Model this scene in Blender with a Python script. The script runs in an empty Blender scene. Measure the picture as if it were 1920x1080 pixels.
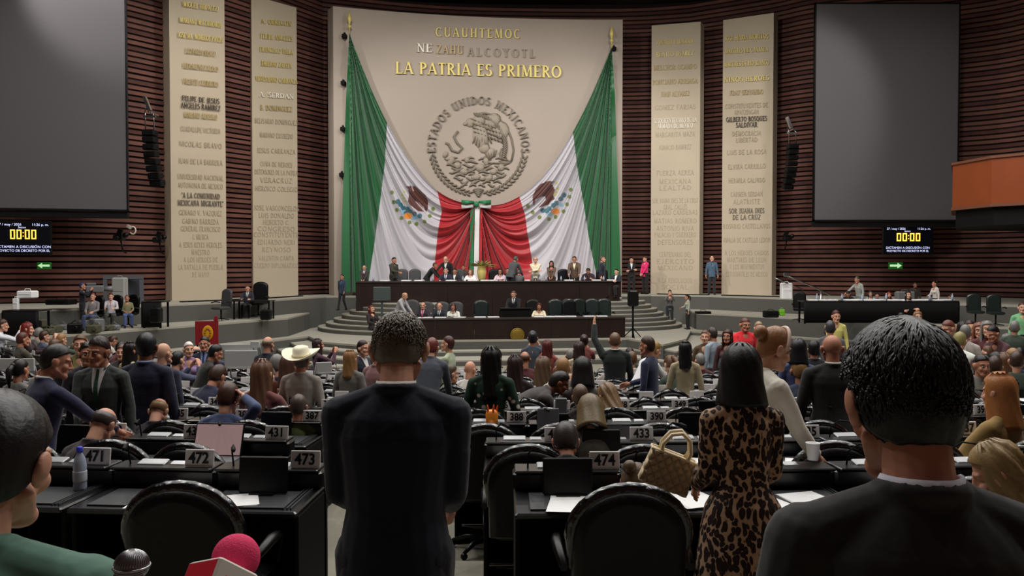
import bpy, math, random
import numpy as np
from mathutils import Vector, Matrix, noise
from mathutils.bvhtree import BVHTree
R = math.radians
PI = math.pi
rnd = random.Random(7)
SC = bpy.context.scene
COL = SC.collection
# ------------------------------------------------------------------ camera
FPX = 1600.0
PITCH = R(1.43)
CAMZ = 1.9
cam = bpy.data.cameras.new('camera')
cam.sensor_width = 36.0
cam.lens = 36.0 * FPX / 1920.0
cam.clip_start = 0.05
cam.clip_end = 200
camo = bpy.data.objects.new('camera', cam)
COL.objects.link(camo)
camo.location = (0, 0, CAMZ)
camo.rotation_euler = (PI / 2 - PITCH, 0, 0)
SC.camera = camo
# ------------------------------------------------------------------ exposure, world, lights
SC.view_settings.view_transform = 'Standard'
SC.view_settings.look = 'None'
SC.view_settings.gamma = 1.0
SC.view_settings.use_curve_mapping = False
SC.view_settings.exposure = 0.0
world = bpy.data.worlds.new('hall_ambient')
SC.world = world
world.use_nodes = True
world.node_tree.nodes['Background'].inputs[0].default_value = (0.9, 0.95, 1.0, 1)
world.node_tree.nodes['Background'].inputs[1].default_value = 0.02


def lamp(name, kind, loc, energy, color=(1, 0.95, 0.88), size=1.0, target=None, spot=None, sy=None, blend=0.6):
    l = bpy.data.lights.new(name, kind)
    l.energy = energy
    l.color = color
    if kind == 'AREA':
        l.shape = 'RECTANGLE' if sy else 'DISK'
        l.size = size
        if sy:
            l.size_y = sy
    elif kind == 'SPOT':
        l.spot_size = R(spot)
        l.spot_blend = blend
        l.shadow_soft_size = size
    else:
        l.shadow_soft_size = size
    o = bpy.data.objects.new(name, l)
    COL.objects.link(o)
    o.location = loc
    if target:
        o.rotation_euler = (Vector(target) - Vector(loc)).to_track_quat('-Z', 'Y').to_euler()
    o['kind'] = 'helper'
    return o


# rows of round ceiling downlights above the seats (they give the rims of the chairs their glints)
for yy in (5.5, 9.0, 12.5, 16.0, 19.5, 23.0):
    for xx in (-11, -6.6, -2.2, 2.2, 6.6, 11):
        lamp('ceiling_downlight', 'AREA', (xx + (yy % 2), yy, 13.6), 150, (1, 0.97, 0.93), 0.32)
# stage floodlights hung under the ceiling, aimed at the stone panels and the flag
for xx, yy, tx, e in ((-15, 24, -11.5, 500), (-16, 27, -5.0, 1500), (-13, 24, 0, 1300), (3, 24, 3.5, 620), (14, 26, 9.5, 520), (15, 27, 1, 380)):
    lamp('stage_floodlight', 'SPOT', (xx, yy, 13.2), e * 3.6, (1, 0.96, 0.92), 0.3, (tx, 38, 5.2), 50)
for xx in (-15, 15):
    lamp('side_floodlight', 'SPOT', (xx * .6, 20, 13), 1500, (1, 0.93, 0.85), 0.5, (xx, 32, 4.5), 60)
for xx in (-6, 0, 6):
    lamp('dais_light', 'AREA', (xx, 29.5, 13.2), 420, (1, 0.96, 0.9), 0.7, (xx, 33.5, 0))

# ------------------------------------------------------------------ helpers


def pt(px, py, d):
    """world point seen at pixel (px,py) of the 1920x1080 frame, d metres in front of the camera"""
    u = (px - 960) / FPX
    v = (540 - py) / FPX
    c, s = math.cos(PITCH), math.sin(PITCH)
    dy = c + v * s
    dz = -s + v * c
    k = d / dy
    return Vector((u * k, d, CAMZ + dz * k))


def lin(c):
    f = lambda x: x / 12.92 if x <= 0.04045 else ((x + 0.055) / 1.055) ** 2.4
    return tuple(f(x / 255.0) for x in c) + (1.0,)


MATS = {}


def mat(name, rgb, rough=0.6, metal=0.0, spec=0.4, noise_s=0, noise_a=0.15, bump=0.0, bump_s=60, coat=0.0, emit=None, es=1.0, sheen=0.0):
    if name in MATS:
        return MATS[name]
    m = bpy.data.materials.new(name)
    m.use_nodes = True
    nt = m.node_tree
    b = nt.nodes['Principled BSDF']
    col = lin(rgb)
    b.inputs['Base Color'].default_value = col
    b.inputs['Roughness'].default_value = rough
    b.inputs['Metallic'].default_value = metal
    b.inputs['Specular IOR Level'].default_value = spec
    b.inputs['Coat Weight'].default_value = coat
    b.inputs['Coat Roughness'].default_value = 0.12
    b.inputs['Sheen Weight'].default_value = sheen
    if emit:
        b.inputs['Emission Color'].default_value = lin(emit)
        b.inputs['Emission Strength'].default_value = es
    if noise_s or bump:
        tc = nt.nodes.new('ShaderNodeTexCoord')
    if noise_s:
        n = nt.nodes.new('ShaderNodeTexNoise')
        n.inputs['Scale'].default_value = noise_s
        n.inputs['Detail'].default_value = 4
        nt.links.new(tc.outputs['Object'], n.inputs['Vector'])
        mx = nt.nodes.new('ShaderNodeMix')
        mx.data_type = 'RGBA'
        mx.inputs[6].default_value = tuple(c * (1 - noise_a) for c in col[:3]) + (1,)
        mx.inputs[7].default_value = tuple(min(1, c * (1 + noise_a)) for c in col[:3]) + (1,)
        nt.links.new(n.outputs['Fac'], mx.inputs[0])
        nt.links.new(mx.outputs[2], b.inputs['Base Color'])
    if bump:
        n2 = nt.nodes.new('ShaderNodeTexNoise')
        n2.inputs['Scale'].default_value = bump_s
        n2.inputs['Detail'].default_value = 3
        nt.links.new(tc.outputs['Object'], n2.inputs['Vector'])
        bp = nt.nodes.new('ShaderNodeBump')
        bp.inputs['Strength'].default_value = bump
        bp.inputs['Distance'].default_value = 0.02
        nt.links.new(n2.outputs['Fac'], bp.inputs['Height'])
        nt.links.new(bp.outputs[0], b.inputs['Normal'])
    MATS[name] = m
    return m


class MB:
    """collects shapes, links them as one mesh object"""

    def __init__(s):
        s.v = []
        s.f = []
        s.m = []
        s.sm = []
        s.cur = 0

    def add(s, vs, fs, smooth=False):
        o = len(s.v)
        s.v += [tuple(p) for p in vs]
        for f in fs:
            s.f.append(tuple(i + o for i in f))
            s.m.append(s.cur)
            s.sm.append(smooth)
        return s

    def box(s, c, size, rz=0, rx=0, ry=0, bev=0):
        x, y, z = [a / 2 for a in size]
        M = Matrix.Translation(c) @ Matrix.Rotation(rz, 4, 'Z') @ Matrix.Rotation(ry, 4, 'Y') @ Matrix.Rotation(rx, 4, 'X')
        if bev <= 0:
            vs = [M @ Vector((a * x, b * y, e * z)) for e in (-1, 1) for b in (-1, 1) for a in (-1, 1)]
            fs = [(0, 2, 3, 1), (4, 5, 7, 6), (0, 1, 5, 4), (2, 6, 7, 3), (0, 4, 6, 2), (1, 3, 7, 5)]
            return s.add(vs, fs)
        b_ = min(bev, x * .9, y * .9, z * .9)
        rings = []
        for zz, ins in ((-z, b_), (-z + b_, 0), (z - b_, 0), (z, b_)):
            xx, yy = x - ins, y - ins
            cc = b_
            rings.append([M @ Vector(p + (zz,)) for p in ((-xx + cc, -yy), (xx - cc, -yy), (xx, -yy + cc), (xx, yy - cc), (xx - cc, yy), (-xx + cc, yy), (-xx, yy - cc), (-xx, -yy + cc))])
        return s.rings(rings, False, True)

    def rings(s, rings, smooth=True, caps=True, closed=True):
        n = len(rings[0])
        vs = [p for r in rings for p in r]
        fs = []
        for i in range(len(rings) - 1):
            for j in range(n if closed else n - 1):
                k = (j + 1) % n
                fs.append((i * n + j, i * n + k, (i + 1) * n + k, (i + 1) * n + j))
        s.add(vs, fs, smooth)
        if caps:
            o = len(s.v) - len(vs)
            for r, rev in ((0, True), (len(rings) - 1, False)):
                idx = [o + r * n + j for j in range(n)]
                if rev:
                    idx.reverse()
                s.f.append(tuple(idx))
                s.m.append(s.cur)
                s.sm.append(False)
        return s

    def tube(s, pts, rad, n=8, smooth=True, caps=True, closed=False):
        pts = [Vector(p) for p in pts]
        if not isinstance(rad, (list, tuple)):
            rad = [rad] * len(pts)
        rings = []
        up = None
        for i, p in enumerate(pts):
            if closed:
                t = pts[(i + 1) % len(pts)] - pts[i - 1]
            else:
                t = pts[min(i + 1, len(pts) - 1)] - pts[max(i - 1, 0)]
            t.normalize()
            if up is None:
                up = Vector((0, 0, 1)) if abs(t.z) < .9 else Vector((0, 1, 0))
            a = t.cross(up)
            if a.length < 1e-4:
                a = t.cross(Vector((1, 0, 0)))
            a.normalize()
            b = a.cross(t).normalized()
            up = b
            rings.append([p + (a * math.cos(2 * PI * j / n) + b * math.sin(2 * PI * j / n)) * rad[i] for j in range(n)])
        if closed:
            rings.append(rings[0])
            caps = False
        return s.rings(rings, smooth, caps)

    def cyl(s, p0, p1, r0, r1=None, n=16, smooth=True):
        return s.tube([p0, p1], [r0, r0 if r1 is None else r1], n, smooth)

    def lathe(s, prof, n=20, c=(0, 0, 0), M=None, smooth=True):
        c = Vector(c)
        rings = []
        for r, z in prof:
            ring = [Vector((r * math.cos(2 * PI * j / n), r * math.sin(2 * PI * j / n), z)) for j in range(n)]
            if M:
                ring = [M @ p for p in ring]
            rings.append([p + c for p in ring])
        return s.rings(rings, smooth, True)

    def ell(s, c, r, n=14, m=10, M=None):
        if not isinstance(r, (tuple, list)):
            r = (r, r, r)
        c = Vector(c)
        rings = []
        for i in range(m + 1):
            a = -PI / 2 + PI * i / m
            ca, sa = max(math.cos(a), 1e-3), math.sin(a)
            ring = []
            for j in range(n):
                p = Vector((r[0] * ca * math.cos(2 * PI * j / n), r[1] * ca * math.sin(2 * PI * j / n), r[2] * sa))
                if M:
                    p = M @ p
                ring.append(p + c)
            rings.append(ring)
        return s.rings(rings, True, True)

    def cap(s, p0, r0, p1, r1, n=12):
        """rounded tapered limb"""
        p0, p1 = Vector(p0), Vector(p1)
        t = (p1 - p0)
        L = t.length
        if L < 1e-5:
            return s.ell(p0, r0)
        t.normalize()
        pts, rad = [], []
        for a in (85, 60, 30):
            pts.append(p0 - t * r0 * math.sin(R(a)))
            rad.append(r0 * math.cos(R(a)))
        pts += [p0, p1]
        rad += [r0, r1]
        for a in (30, 60, 85):
            pts.append(p1 + t * r1 * math.sin(R(a)))
            rad.append(r1 * math.cos(R(a)))
        return s.tube(pts, rad, n)

    def prism(s, poly, z0, z1, smooth=False):
        """poly: plan outline (x,y), extruded"""
        n = len(poly)
        area = sum(poly[i][0] * poly[(i + 1) % n][1] - poly[(i + 1) % n][0] * poly[i][1] for i in range(n))
        if area < 0:
            poly = poly[::-1]
        return s.rings([[Vector((p[0], p[1], z0)) for p in poly], [Vector((p[0], p[1], z1)) for p in poly]], smooth, True)

    def extr(s, poly, M, th):
        """poly in local xz, extruded along local -y by th, placed by M"""
        n = len(poly)
        area = sum(poly[i][0] * poly[(i + 1) % n][1] - poly[(i + 1) % n][0] * poly[i][1] for i in range(n))
        if area < 0:
            poly = poly[::-1]
        a = [M @ Vector((p[0], 0, p[1])) for p in poly]
        b = [M @ Vector((p[0], -th, p[1])) for p in poly]
        o = len(s.v)
        s.add(a + b, [tuple(range(n, 2 * n)), tuple(range(n - 1, -1, -1))] + [(i, (i + 1) % n, n + (i + 1) % n, n + i) for i in range(n)])
        return s

    def mesh(s, name):
        me = bpy.data.meshes.new(name)
        me.from_pydata(s.v, [], s.f)
        me.polygons.foreach_set('use_smooth', s.sm)
        me.polygons.foreach_set('material_index', s.m)
        me.update()
        return me

    def build(s, name, mats, parent=None, loc=None, rz=0):
        me = s.mesh(name)
        if not isinstance(mats, (list, tuple)):
            mats = [mats]
        for m in mats:
            me.materials.append(m)
        return link(name, me, parent, loc, rz)


def link(name, me, parent=None, loc=None, rz=0):
    o = bpy.data.objects.new(name, me)
    COL.objects.link(o)
    if parent is not None:
        o.parent = parent
    if loc is not None:
        o.location = loc
    if rz:
        o.rotation_euler = (0, 0, rz)
    return o


def tag(o, label=None, cat=None, group=None, kind=None):
    if label:
        o['label'] = label
    if cat:
        o['category'] = cat
    if group:
        o['group'] = group
    if kind:
        o['kind'] = kind
    return o


def empty(name, loc=(0, 0, 0), rz=0, label=None, cat=None, group=None):
    o = bpy.data.objects.new(name, None)
    COL.objects.link(o)
    o.location = loc
    o.rotation_euler = (0, 0, rz)
    o.empty_display_size = .1
    return tag(o, label, cat, group)


def copy_tree(o, parent=None):
    c = o.copy()
    COL.objects.link(c)
    c.parent = parent
    for ch in KIDS.get(o.name, []):
        copy_tree_child(ch, c)
    return c


KIDS = {}


def scan_kids(o):
    def rec(x):
        KIDS[x.name] = [ch for ch in bpy.data.objects if ch.parent == x]
        for ch in KIDS[x.name]:
            rec(ch)
    rec(o)


def copy_tree_child(o, parent):
    c = o.copy()
    COL.objects.link(c)
    c.parent = parent
    for ch in KIDS.get(o.name, []):
        copy_tree_child(ch, c)


TXT = {}


def text_mesh(body, size=1.0, ext=0.0, align='CENTER', bold=0.0):
    k = (body, size, ext, align, bold)
    if k in TXT:
        return TXT[k]
    cu = bpy.data.curves.new('lettering', 'FONT')
    cu.body = body
    cu.size = size
    cu.extrude = ext
    cu.offset = bold
    cu.align_x = align
    cu.align_y = 'CENTER'
    cu.resolution_u = 3
    o = bpy.data.objects.new('lettering', cu)
    me = bpy.data.meshes.new_from_object(o)
    bpy.data.objects.remove(o)
    bpy.data.curves.remove(cu)
    TXT[k] = me
    return me


def put_text(body, size, M, material, parent, name='lettering', sx=1.0, ext=0.0, bold=0.0):
    """text standing in the local xz plane of M, readable from local -y"""
    me = text_mesh(body, size, ext, 'CENTER', bold).copy()
    T = M @ Matrix.Rotation(PI / 2, 4, 'X') @ Matrix.Scale(sx, 4, (1, 0, 0))
    me.transform(T)
    me.materials.clear()
    me.materials.append(material)
    return link(name, me, parent)
# ------------------------------------------------------------------ materials
M_brick = mat('terracotta brick', (104, 66, 56), .75, noise_s=1.3, noise_a=.5)
M_brick2 = mat('dark terracotta brick', (80, 46, 40), .8, noise_s=1.7, noise_a=.5)
M_mortar = mat('recessed wall joint', (30, 17, 14), .9)
M_stone = mat('pale sandstone slab', (186, 172, 150), .7, noise_s=.5, noise_a=.10, bump=.15, bump_s=9)
M_panel = mat('grey sandstone panel', (166, 153, 141), .65, noise_s=.35, noise_a=.10, bump=.12, bump_s=7)
M_relief = mat('carved stone relief', (150, 138, 124), .6, noise_s=4, noise_a=.12)
M_reliefd = mat('weathered stone lettering', (122, 112, 99), .6)
M_gold = mat('gold leaf letter', (214, 196, 116), .5, metal=.2)
M_palegold = mat('faded gilt letter', (186, 166, 118), .6, metal=.1)
M_faint = mat('worn carved letter', (173, 159, 134), .7)
M_darklet = mat('dark bronze letter', (78, 66, 56), .5)
M_whitelet = mat('white painted letter', (236, 230, 216), .5)
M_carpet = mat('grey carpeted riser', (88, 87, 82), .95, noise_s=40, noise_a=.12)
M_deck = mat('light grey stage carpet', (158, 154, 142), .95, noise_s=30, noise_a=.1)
M_floor = mat('beige grey aisle carpet', (132, 128, 114), .95, noise_s=40, noise_a=.12)
M_ceil = mat('dark acoustic ceiling', (52, 46, 42), .9, noise_s=6)
M_darkwood = mat('dark stained desk wood', (36, 22, 19), .42, noise_s=3, noise_a=.35, spec=.35)
M_black = mat('black plastic', (10, 10, 11), .38, spec=.3)
M_blackm = mat('matt black', (7, 7, 8), .7, spec=.2)
M_leather = mat('black leather', (5, 5, 6), .42, spec=.25, bump=.12, bump_s=50)
M_rim = mat('glossy black leather roll', (12, 11, 14), .2, spec=.6, coat=.6, bump=.5, bump_s=26)
M_chrome = mat('brushed steel', (170, 170, 172), .28, metal=1)
M_grey = mat('grey plastic', (110, 112, 114), .4)
M_screen = mat('projection screen fabric', (84, 82, 84), .8, noise_s=.15, noise_a=.08)
M_white = mat('white paper', (240, 240, 240), .7)
M_plate = mat('pale grey number plate', (222, 218, 216), .4)
M_ink = mat('black number ink', (12, 12, 12), .5)
M_orange = mat('orange lacquered wood', (132, 62, 26), .4, noise_s=2, noise_a=.2)
M_red = mat('crimson banner', (150, 26, 32), .7)
M_yellow = mat('golden emblem', (232, 170, 30), .5)
M_olive = mat('aged brass medallion', (128, 104, 34), .45, metal=.4)
Z_UP, Z_LOW, Z_LAND, Z_MAIN = .65, .05, -.62, -1.3


def struct(o):
    o['kind'] = 'structure'
    return o


# ------------------------------------------------------------------ room shell
def smooth_curve(pts, n=8):
    out = []
    for i in range(len(pts) - 1):
        p0, p1, p2, p3 = pts[max(i - 1, 0)], pts[i], pts[i + 1], pts[min(i + 2, len(pts) - 1)]
        for j in range(n):
            t = j / n
            out.append(tuple(.5 * ((2 * p1[a]) + (-p0[a] + p2[a]) * t + (2 * p0[a] - 5 * p1[a] + 4 * p2[a] - p3[a]) * t * t + (-p0[a] + 3 * p1[a] - 3 * p2[a] + p3[a]) * t ** 3) for a in (0, 1)))
    out.append(tuple(pts[-1]))
    return out


W_L = smooth_curve([(-21, 5), (-21, 15), (-20.3, 24), (-17.3, 28.6), (-14.9, 29.6), (-13, 31.9), (-11.4, 34.2), (-8.6, 39)], 6)
W_B = smooth_curve([(-8.6, 39), (-5.2, 40.3), (-1.5, 41), (5.2, 41.2), (8.4, 40.6)], 6)
W_R = smooth_curve([(8.4, 40.6), (11.6, 38.6), (13.2, 37.2), (15.8, 36.2), (18.3, 35.6), (20.6, 33), (21.5, 25), (21.5, 5)], 6)


def offs(path, d):
    out = []
    for i, p in enumerate(path):
        a, b = path[max(i - 1, 0)], path[min(i + 1, len(path) - 1)]
        t = Vector((b[0] - a[0], b[1] - a[1])).normalized()
        out.append((p[0] + t.y * d, p[1] - t.x * d))
    return out


def ribbon(mb, path, d0, d1, z0, z1):
    f, b = offs(path, d1), offs(path, d0)
    rings = [[Vector((f[i][0], f[i][1], z0)), Vector((b[i][0], b[i][1], z0)), Vector((b[i][0], b[i][1], z1)), Vector((f[i][0], f[i][1], z1))] for i in range(len(path))]
    mb.rings(rings, False, True)


for nm, path in (('wall_left', W_L), ('wall_back', W_B), ('wall_right', W_R)):
    mb = MB()
    ribbon(mb, path, -.4, 0, -1.6, 14.5)
    w = struct(mb.build(nm, M_mortar))
    z, i = .66, 0
    while z < 14.2:
        h = .2
        rb = MB()
        ribbon(rb, path, -.02, .05 + .05 * ((i * 7919) % 5) / 5, z + .035, z + h - .035)
        rb.build('brick_course', M_brick if (i * 31) % 3 else M_brick2, w)
        z += h
        i += 1
mb = MB()
mb.box((-21.2, 0, 6.4), (.4, 10.4, 16))
mb.box((21.7, 0, 6.4), (.4, 10.4, 16))
struct(mb.build('wall_side', M_brick2))
mb = MB()
mb.box((0, -5, 6.4), (43, .4, 16))
struct(mb.build('wall_rear', M_brick2))
mb = MB()
mb.box((0, 18.5, 14.6), (44, 48, .3))
for k in range(9):
    mb.box((0, 1 + 4.6 * k, 14.3), (43, .35, .4))
struct(mb.build('ceiling', M_ceil))

# floors: a flat well in front of the dais and the raked tiers of seats
CX, CY = 0.0, 29.0
mb = MB()
mb.box((0, 18, -1.45), (44, 47, .3))
struct(mb.build('floor', M_floor))


def tier_z(k):
    return -.1 * max(-1, min(12, k))


def ring_sector(mb, r0, r1, a0, a1, z0, z1, n=40, cx=CX, cy=CY):
    o = [(cx + r1 * math.sin(a0 + (a1 - a0) * i / n), cy - r1 * math.cos(a0 + (a1 - a0) * i / n)) for i in range(n + 1)]
    q = [(cx + r0 * math.sin(a0 + (a1 - a0) * i / n), cy - r0 * math.cos(a0 + (a1 - a0) * i / n)) for i in range(n + 1)]
    rings = [[Vector((q[i][0], q[i][1], z0)), Vector((o[i][0], o[i][1], z0)), Vector((o[i][0], o[i][1], z1)), Vector((q[i][0], q[i][1], z1))] for i in range(n + 1)]
    mb.rings(rings, False, True)


for k in range(-1, 13):
    mb = MB()
    ro = 34.0 if k == -1 else CY - (3.35 + 1.2 * k)
    ring_sector(mb, CY - (3.35 + 1.2 * (k + 1)), ro, R(-52), R(52), -1.4, tier_z(k))
    struct(mb.build('floor', M_floor))


def floor_z(x, y):
    if inside((x, y), P_LOWL) or inside((x, y), P_LOWR):
        return Z_LOW
    if inside((x, y), P_UP):
        return Z_UP
    if inside((x, y), P_LAND):
        return Z_LAND
    r = math.hypot(x - CX, y - CY)
    k = math.floor(((CY - r) - 3.35) / 1.2)
    if k > 12:
        return Z_MAIN
    return tier_z(k)


def inside(p, poly):
    c = False
    n = len(poly)
    for i in range(n):
        a, b = poly[i], poly[(i + 1) % n]
        if (a[1] > p[1]) != (b[1] > p[1]) and p[0] < (b[0] - a[0]) * (p[1] - a[1]) / (b[1] - a[1]) + a[0]:
            c = not c
    return c


# stage platforms (plan outlines in metres)
P_UP = [(-20, 20.5), (-16, 22.5), (-13, 25.6), (-10.9, 29), (-9.1, 31.9), (-7.9, 36.2), (-6.1, 36.2), (-6.1, 33.3), (4.5, 35), (4.5, 37), (6.2, 38), (8.5, 36.8), (10.8, 33.8), (13.2, 30.4), (17, 27), (20.5, 25), (20.5, 42), (-20, 42)]
P_LOWL = [(-8.1, 30.8), (-10.5, 26.2), (-13.2, 21), (-16.5, 15.5), (-20.5, 14), (-20.5, 24), (-13, 28.5), (-9.6, 32.4), (-8.2, 34.5)]
P_LOWR = [(7.4, 34.2), (10.6, 30.4), (16.4, 24.6), (20.8, 20), (20.8, 28), (13.5, 31.5), (9.5, 37), (7.6, 37.3)]
P_LAND = [(-14.2, 19.5), (-9.75, 26), (-7.4, 31), (-6.4, 28.6), (-4.6, 27.3), (-3.85, 28.9), (4.05, 30), (4.9, 27.6), (6.1, 29.8), (7.0, 33.4), (10.9, 29.6), (17, 23), (20.8, 18.6), (20.8, 38), (-14.2, 38)]


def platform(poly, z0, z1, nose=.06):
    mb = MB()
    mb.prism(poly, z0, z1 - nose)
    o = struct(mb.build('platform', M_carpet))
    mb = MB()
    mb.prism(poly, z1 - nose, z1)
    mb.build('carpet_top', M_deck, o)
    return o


platform(P_UP, -1.3, Z_UP)
platform(P_LOWL, -1.3, Z_LOW)
platform(P_LOWR, -1.3, Z_LOW)
platform(P_LAND, -1.3, Z_LAND)


def grow(poly, f, cx=0, cy=34):
    return [(cx + (x - cx) * f, cy + (y - cy) * f) for x, y in poly]


for zt_, q in ((-.78, [(-8.3, 31.2), (-7.0, 28.2), (-4.9, 26.8), (-4.05, 28.6), (-4.02, 29), (4.05, 30.1), (4.3, 29.4), (5.2, 27.0), (6.9, 29.1), (8.3, 32), (8, 34), (-8, 33)]),
              (-.94, [(-8.8, 31), (-7.4, 27.8), (-5.1, 26.2), (-3.9, 28.35), (4.15, 29.35), (5.5, 26.5), (7.3, 28.6), (8.8, 31.8), (8, 34), (-8, 33)]),
              (-1.11, [(-9.3, 30.8), (-7.8, 27.3), (-5.3, 25.6), (-3.9, 27.1), (4.1, 28.1), (5.8, 26), (7.7, 28.2), (9.3, 31.6), (8, 34), (-8, 33)])):
    mb = MB()
    mb.prism(q, -1.3, zt_ - .05)
    s1 = struct(mb.build('stair_tread', M_carpet))
    mb = MB()
    mb.prism(q, zt_ - .05, zt_)
    mb.build('carpet_top', M_deck, s1)
for side, (xc, yc, ang) in ((-1, (-3.2, 34.6, 0)), (1, (3.4, 36.2, 0))):
    for i in range(1, 8):
        z = Z_LAND + .158 * i
        r = 4.7 - .32 * (i - 1)
        mb = MB()
        pts = [(xc, yc + 1.2)]
        for j in range(13):
            a = R(-8 + 105 * j / 12)
            rr = r * (1 if side < 0 else .82)
            pts.append((xc + side * rr * math.sin(a) * (.98), yc - rr * .82 * math.cos(a)))
        mb.prism(pts, Z_LAND - .02, z - .035)
        st = struct(mb.build('stair_tread', M_carpet))
        mb = MB()
        mb.prism(pts, z - .035, z)
        mb.build('carpet_top', M_deck, st)
# black cable slots at the foot of the slabs
for a, b in (((-11.6, 29.9), (-9.9, 32.6)), ((-9.6, 33.4), (-8.9, 36)), ((6.6, 38.6), (8.6, 37.3)), ((9.1, 36.9), (11.2, 34.8))):
    mb = MB()
    v = Vector((b[0] - a[0], b[1] - a[1]))
    mb.box(((a[0] + b[0]) / 2, (a[1] + b[1]) / 2, Z_UP + .02), (v.length, .2, .04), rz=math.atan2(v.y, v.x))
    tag(struct(mb.build('trim_slot', M_blackm)), 'black slot strip along the platform edge')

# ------------------------------------------------------------------ serif letters
TK, TN = .17, .075
GL = {
    'A': (.74, [('l', .05, 0, .36, 1, TN), ('l', .36, 1, .68, 0, TK), ('l', .17, .34, .58, .34, TN)], [(.05, 0), (.68, 0)]),
    'B': (.62, [('l', .12, 0, .12, 1, TK), ('a', .14, .76, .36, .22, -90, 90), ('a', .14, .27, .42, .25, -90, 90)], [(.1, 0), (.1, 1)]),
    'C': (.72, [('a', .4, .5, .34, .47, 48, 312)], []),
    'D': (.76, [('l', .12, 0, .12, 1, TK), ('a', .16, .5, .52, .47, -90, 90)], [(.1, 0), (.1, 1)]),
    'E': (.6, [('l', .14, 0, .14, 1, TK), ('l', .14, .965, .54, .965, TN), ('l', .14, .5, .44, .5, TN), ('l', .14, .035, .56, .035, TN), ('l', .54, 1, .54, .82, .05), ('l', .57, 0, .57, .2, .05)], [(.1, 0), (.1, 1)]),
    'F': (.56, [('l', .14, 0, .14, 1, TK), ('l', .14, .965, .52, .965, TN), ('l', .14, .5, .42, .5, TN), ('l', .52, 1, .52, .82, .05)], [(.14, 0), (.1, 1)]),
    'G': (.76, [('a', .4, .5, .34, .47, 48, 318), ('l', .66, .08, .66, .42, TK)], [(.64, .44)]),
    'H': (.78, [('l', .14, 0, .14, 1, TK), ('l', .64, 0, .64, 1, TK), ('l', .14, .5, .64, .5, TN)], [(.14, 0), (.14, 1), (.64, 0), (.64, 1)]),
    'I': (.3, [('l', .15, 0, .15, 1, TK)], [(.15, 0), (.15, 1)]),
    'J': (.4, [('l', .24, .15, .24, 1, TK), ('a', .12, .15, .13, .15, -120, 0)], [(.24, 1)]),
    'L': (.6, [('l', .14, 0, .14, 1, TK), ('l', .14, .035, .54, .035, TN), ('l', .55, 0, .55, .22, .05)], [(.1, 0), (.14, 1)]),
    'M': (.92, [('l', .12, 0, .14, 1, TN), ('l', .16, 1, .45, .04, TK), ('l', .45, .04, .74, 1, TN), ('l', .78, 0, .76, 1, TK)], [(.12, 0), (.12, 1), (.79, 0), (.79, 1)]),
    'N': (.8, [('l', .13, 0, .13, 1, TN), ('l', .15, .98, .65, .04, TK), ('l', .66, 0, .66, 1, TN)], [(.13, 0), (.1, 1), (.66, 1)]),
    'O': (.8, [('a', .4, .5, .34, .47, 0, 360)], []),
    'P': (.6, [('l', .14, 0, .14, 1, TK), ('a', .16, .73, .36, .25, -90, 90)], [(.14, 0), (.1, 1)]),
    'Q': (.8, [('a', .4, .5, .34, .47, 0, 360), ('l', .4, .14, .72, -.15, .1)], []),
    'R': (.7, [('l', .14, 0, .14, 1, TK), ('a', .16, .74, .34, .24, -90, 90), ('l', .3, .5, .64, 0, TK)], [(.14, 0), (.1, 1), (.65, 0)]),
    'S': (.54, [('a', .27, .74, .19, .23, 30, 250), ('a', .27, .27, .21, .24, -150, 80)], []),
    'T': (.66, [('l', .33, 0, .33, 1, TK), ('l', .04, .965, .62, .965, TN), ('l', .05, 1, .05, .82, .05), ('l', .61, 1, .61, .82, .05)], [(.33, 0)]),
    'U': (.76, [('l', .14, .3, .14, 1, TK), ('a', .38, .3, .25, .27, 180, 360), ('l', .63, .3, .63, 1, TN)], [(.14, 1), (.63, 1)]),
    'V': (.74, [('l', .06, 1, .37, 0, TK), ('l', .37, 0, .68, 1, TN)], [(.06, 1), (.68, 1)]),
    'X': (.72, [('l', .08, 1, .64, 0, TK), ('l', .64, 1, .08, 0, TN)], [(.08, 0), (.08, 1), (.64, 0), (.64, 1)]),
    'Y': (.7, [('l', .06, 1, .35, .5, TK), ('l', .64, 1, .35, .5, TN), ('l', .35, 0, .35, .5, TK)], [(.35, 0), (.06, 1), (.64, 1)]),
    'Z': (.64, [('l', .08, .965, .56, .965, TN), ('l', .56, .96, .08, .04, TK), ('l', .06, .035, .58, .035, TN)], []),
    '"': (.3, [('l', .08, .75, .08, 1, .06), ('l', .2, .75, .2, 1, .06)], []),
    '.': (.25, [('l', .12, 0, .12, .14, .14)], []),
    ' ': (.34, [], []),
}


def quadbox(mb, pts, F, th):
    a = [F(p[0], p[1], 0) for p in pts]
    b = [F(p[0], p[1], th) for p in pts]
    n = len(pts)
    mb.add(a + b, [tuple(range(n)), tuple(range(2 * n - 1, n - 1, -1))] + [(i, n + i, n + (i + 1) % n, (i + 1) % n) for i in range(n)])


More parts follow.
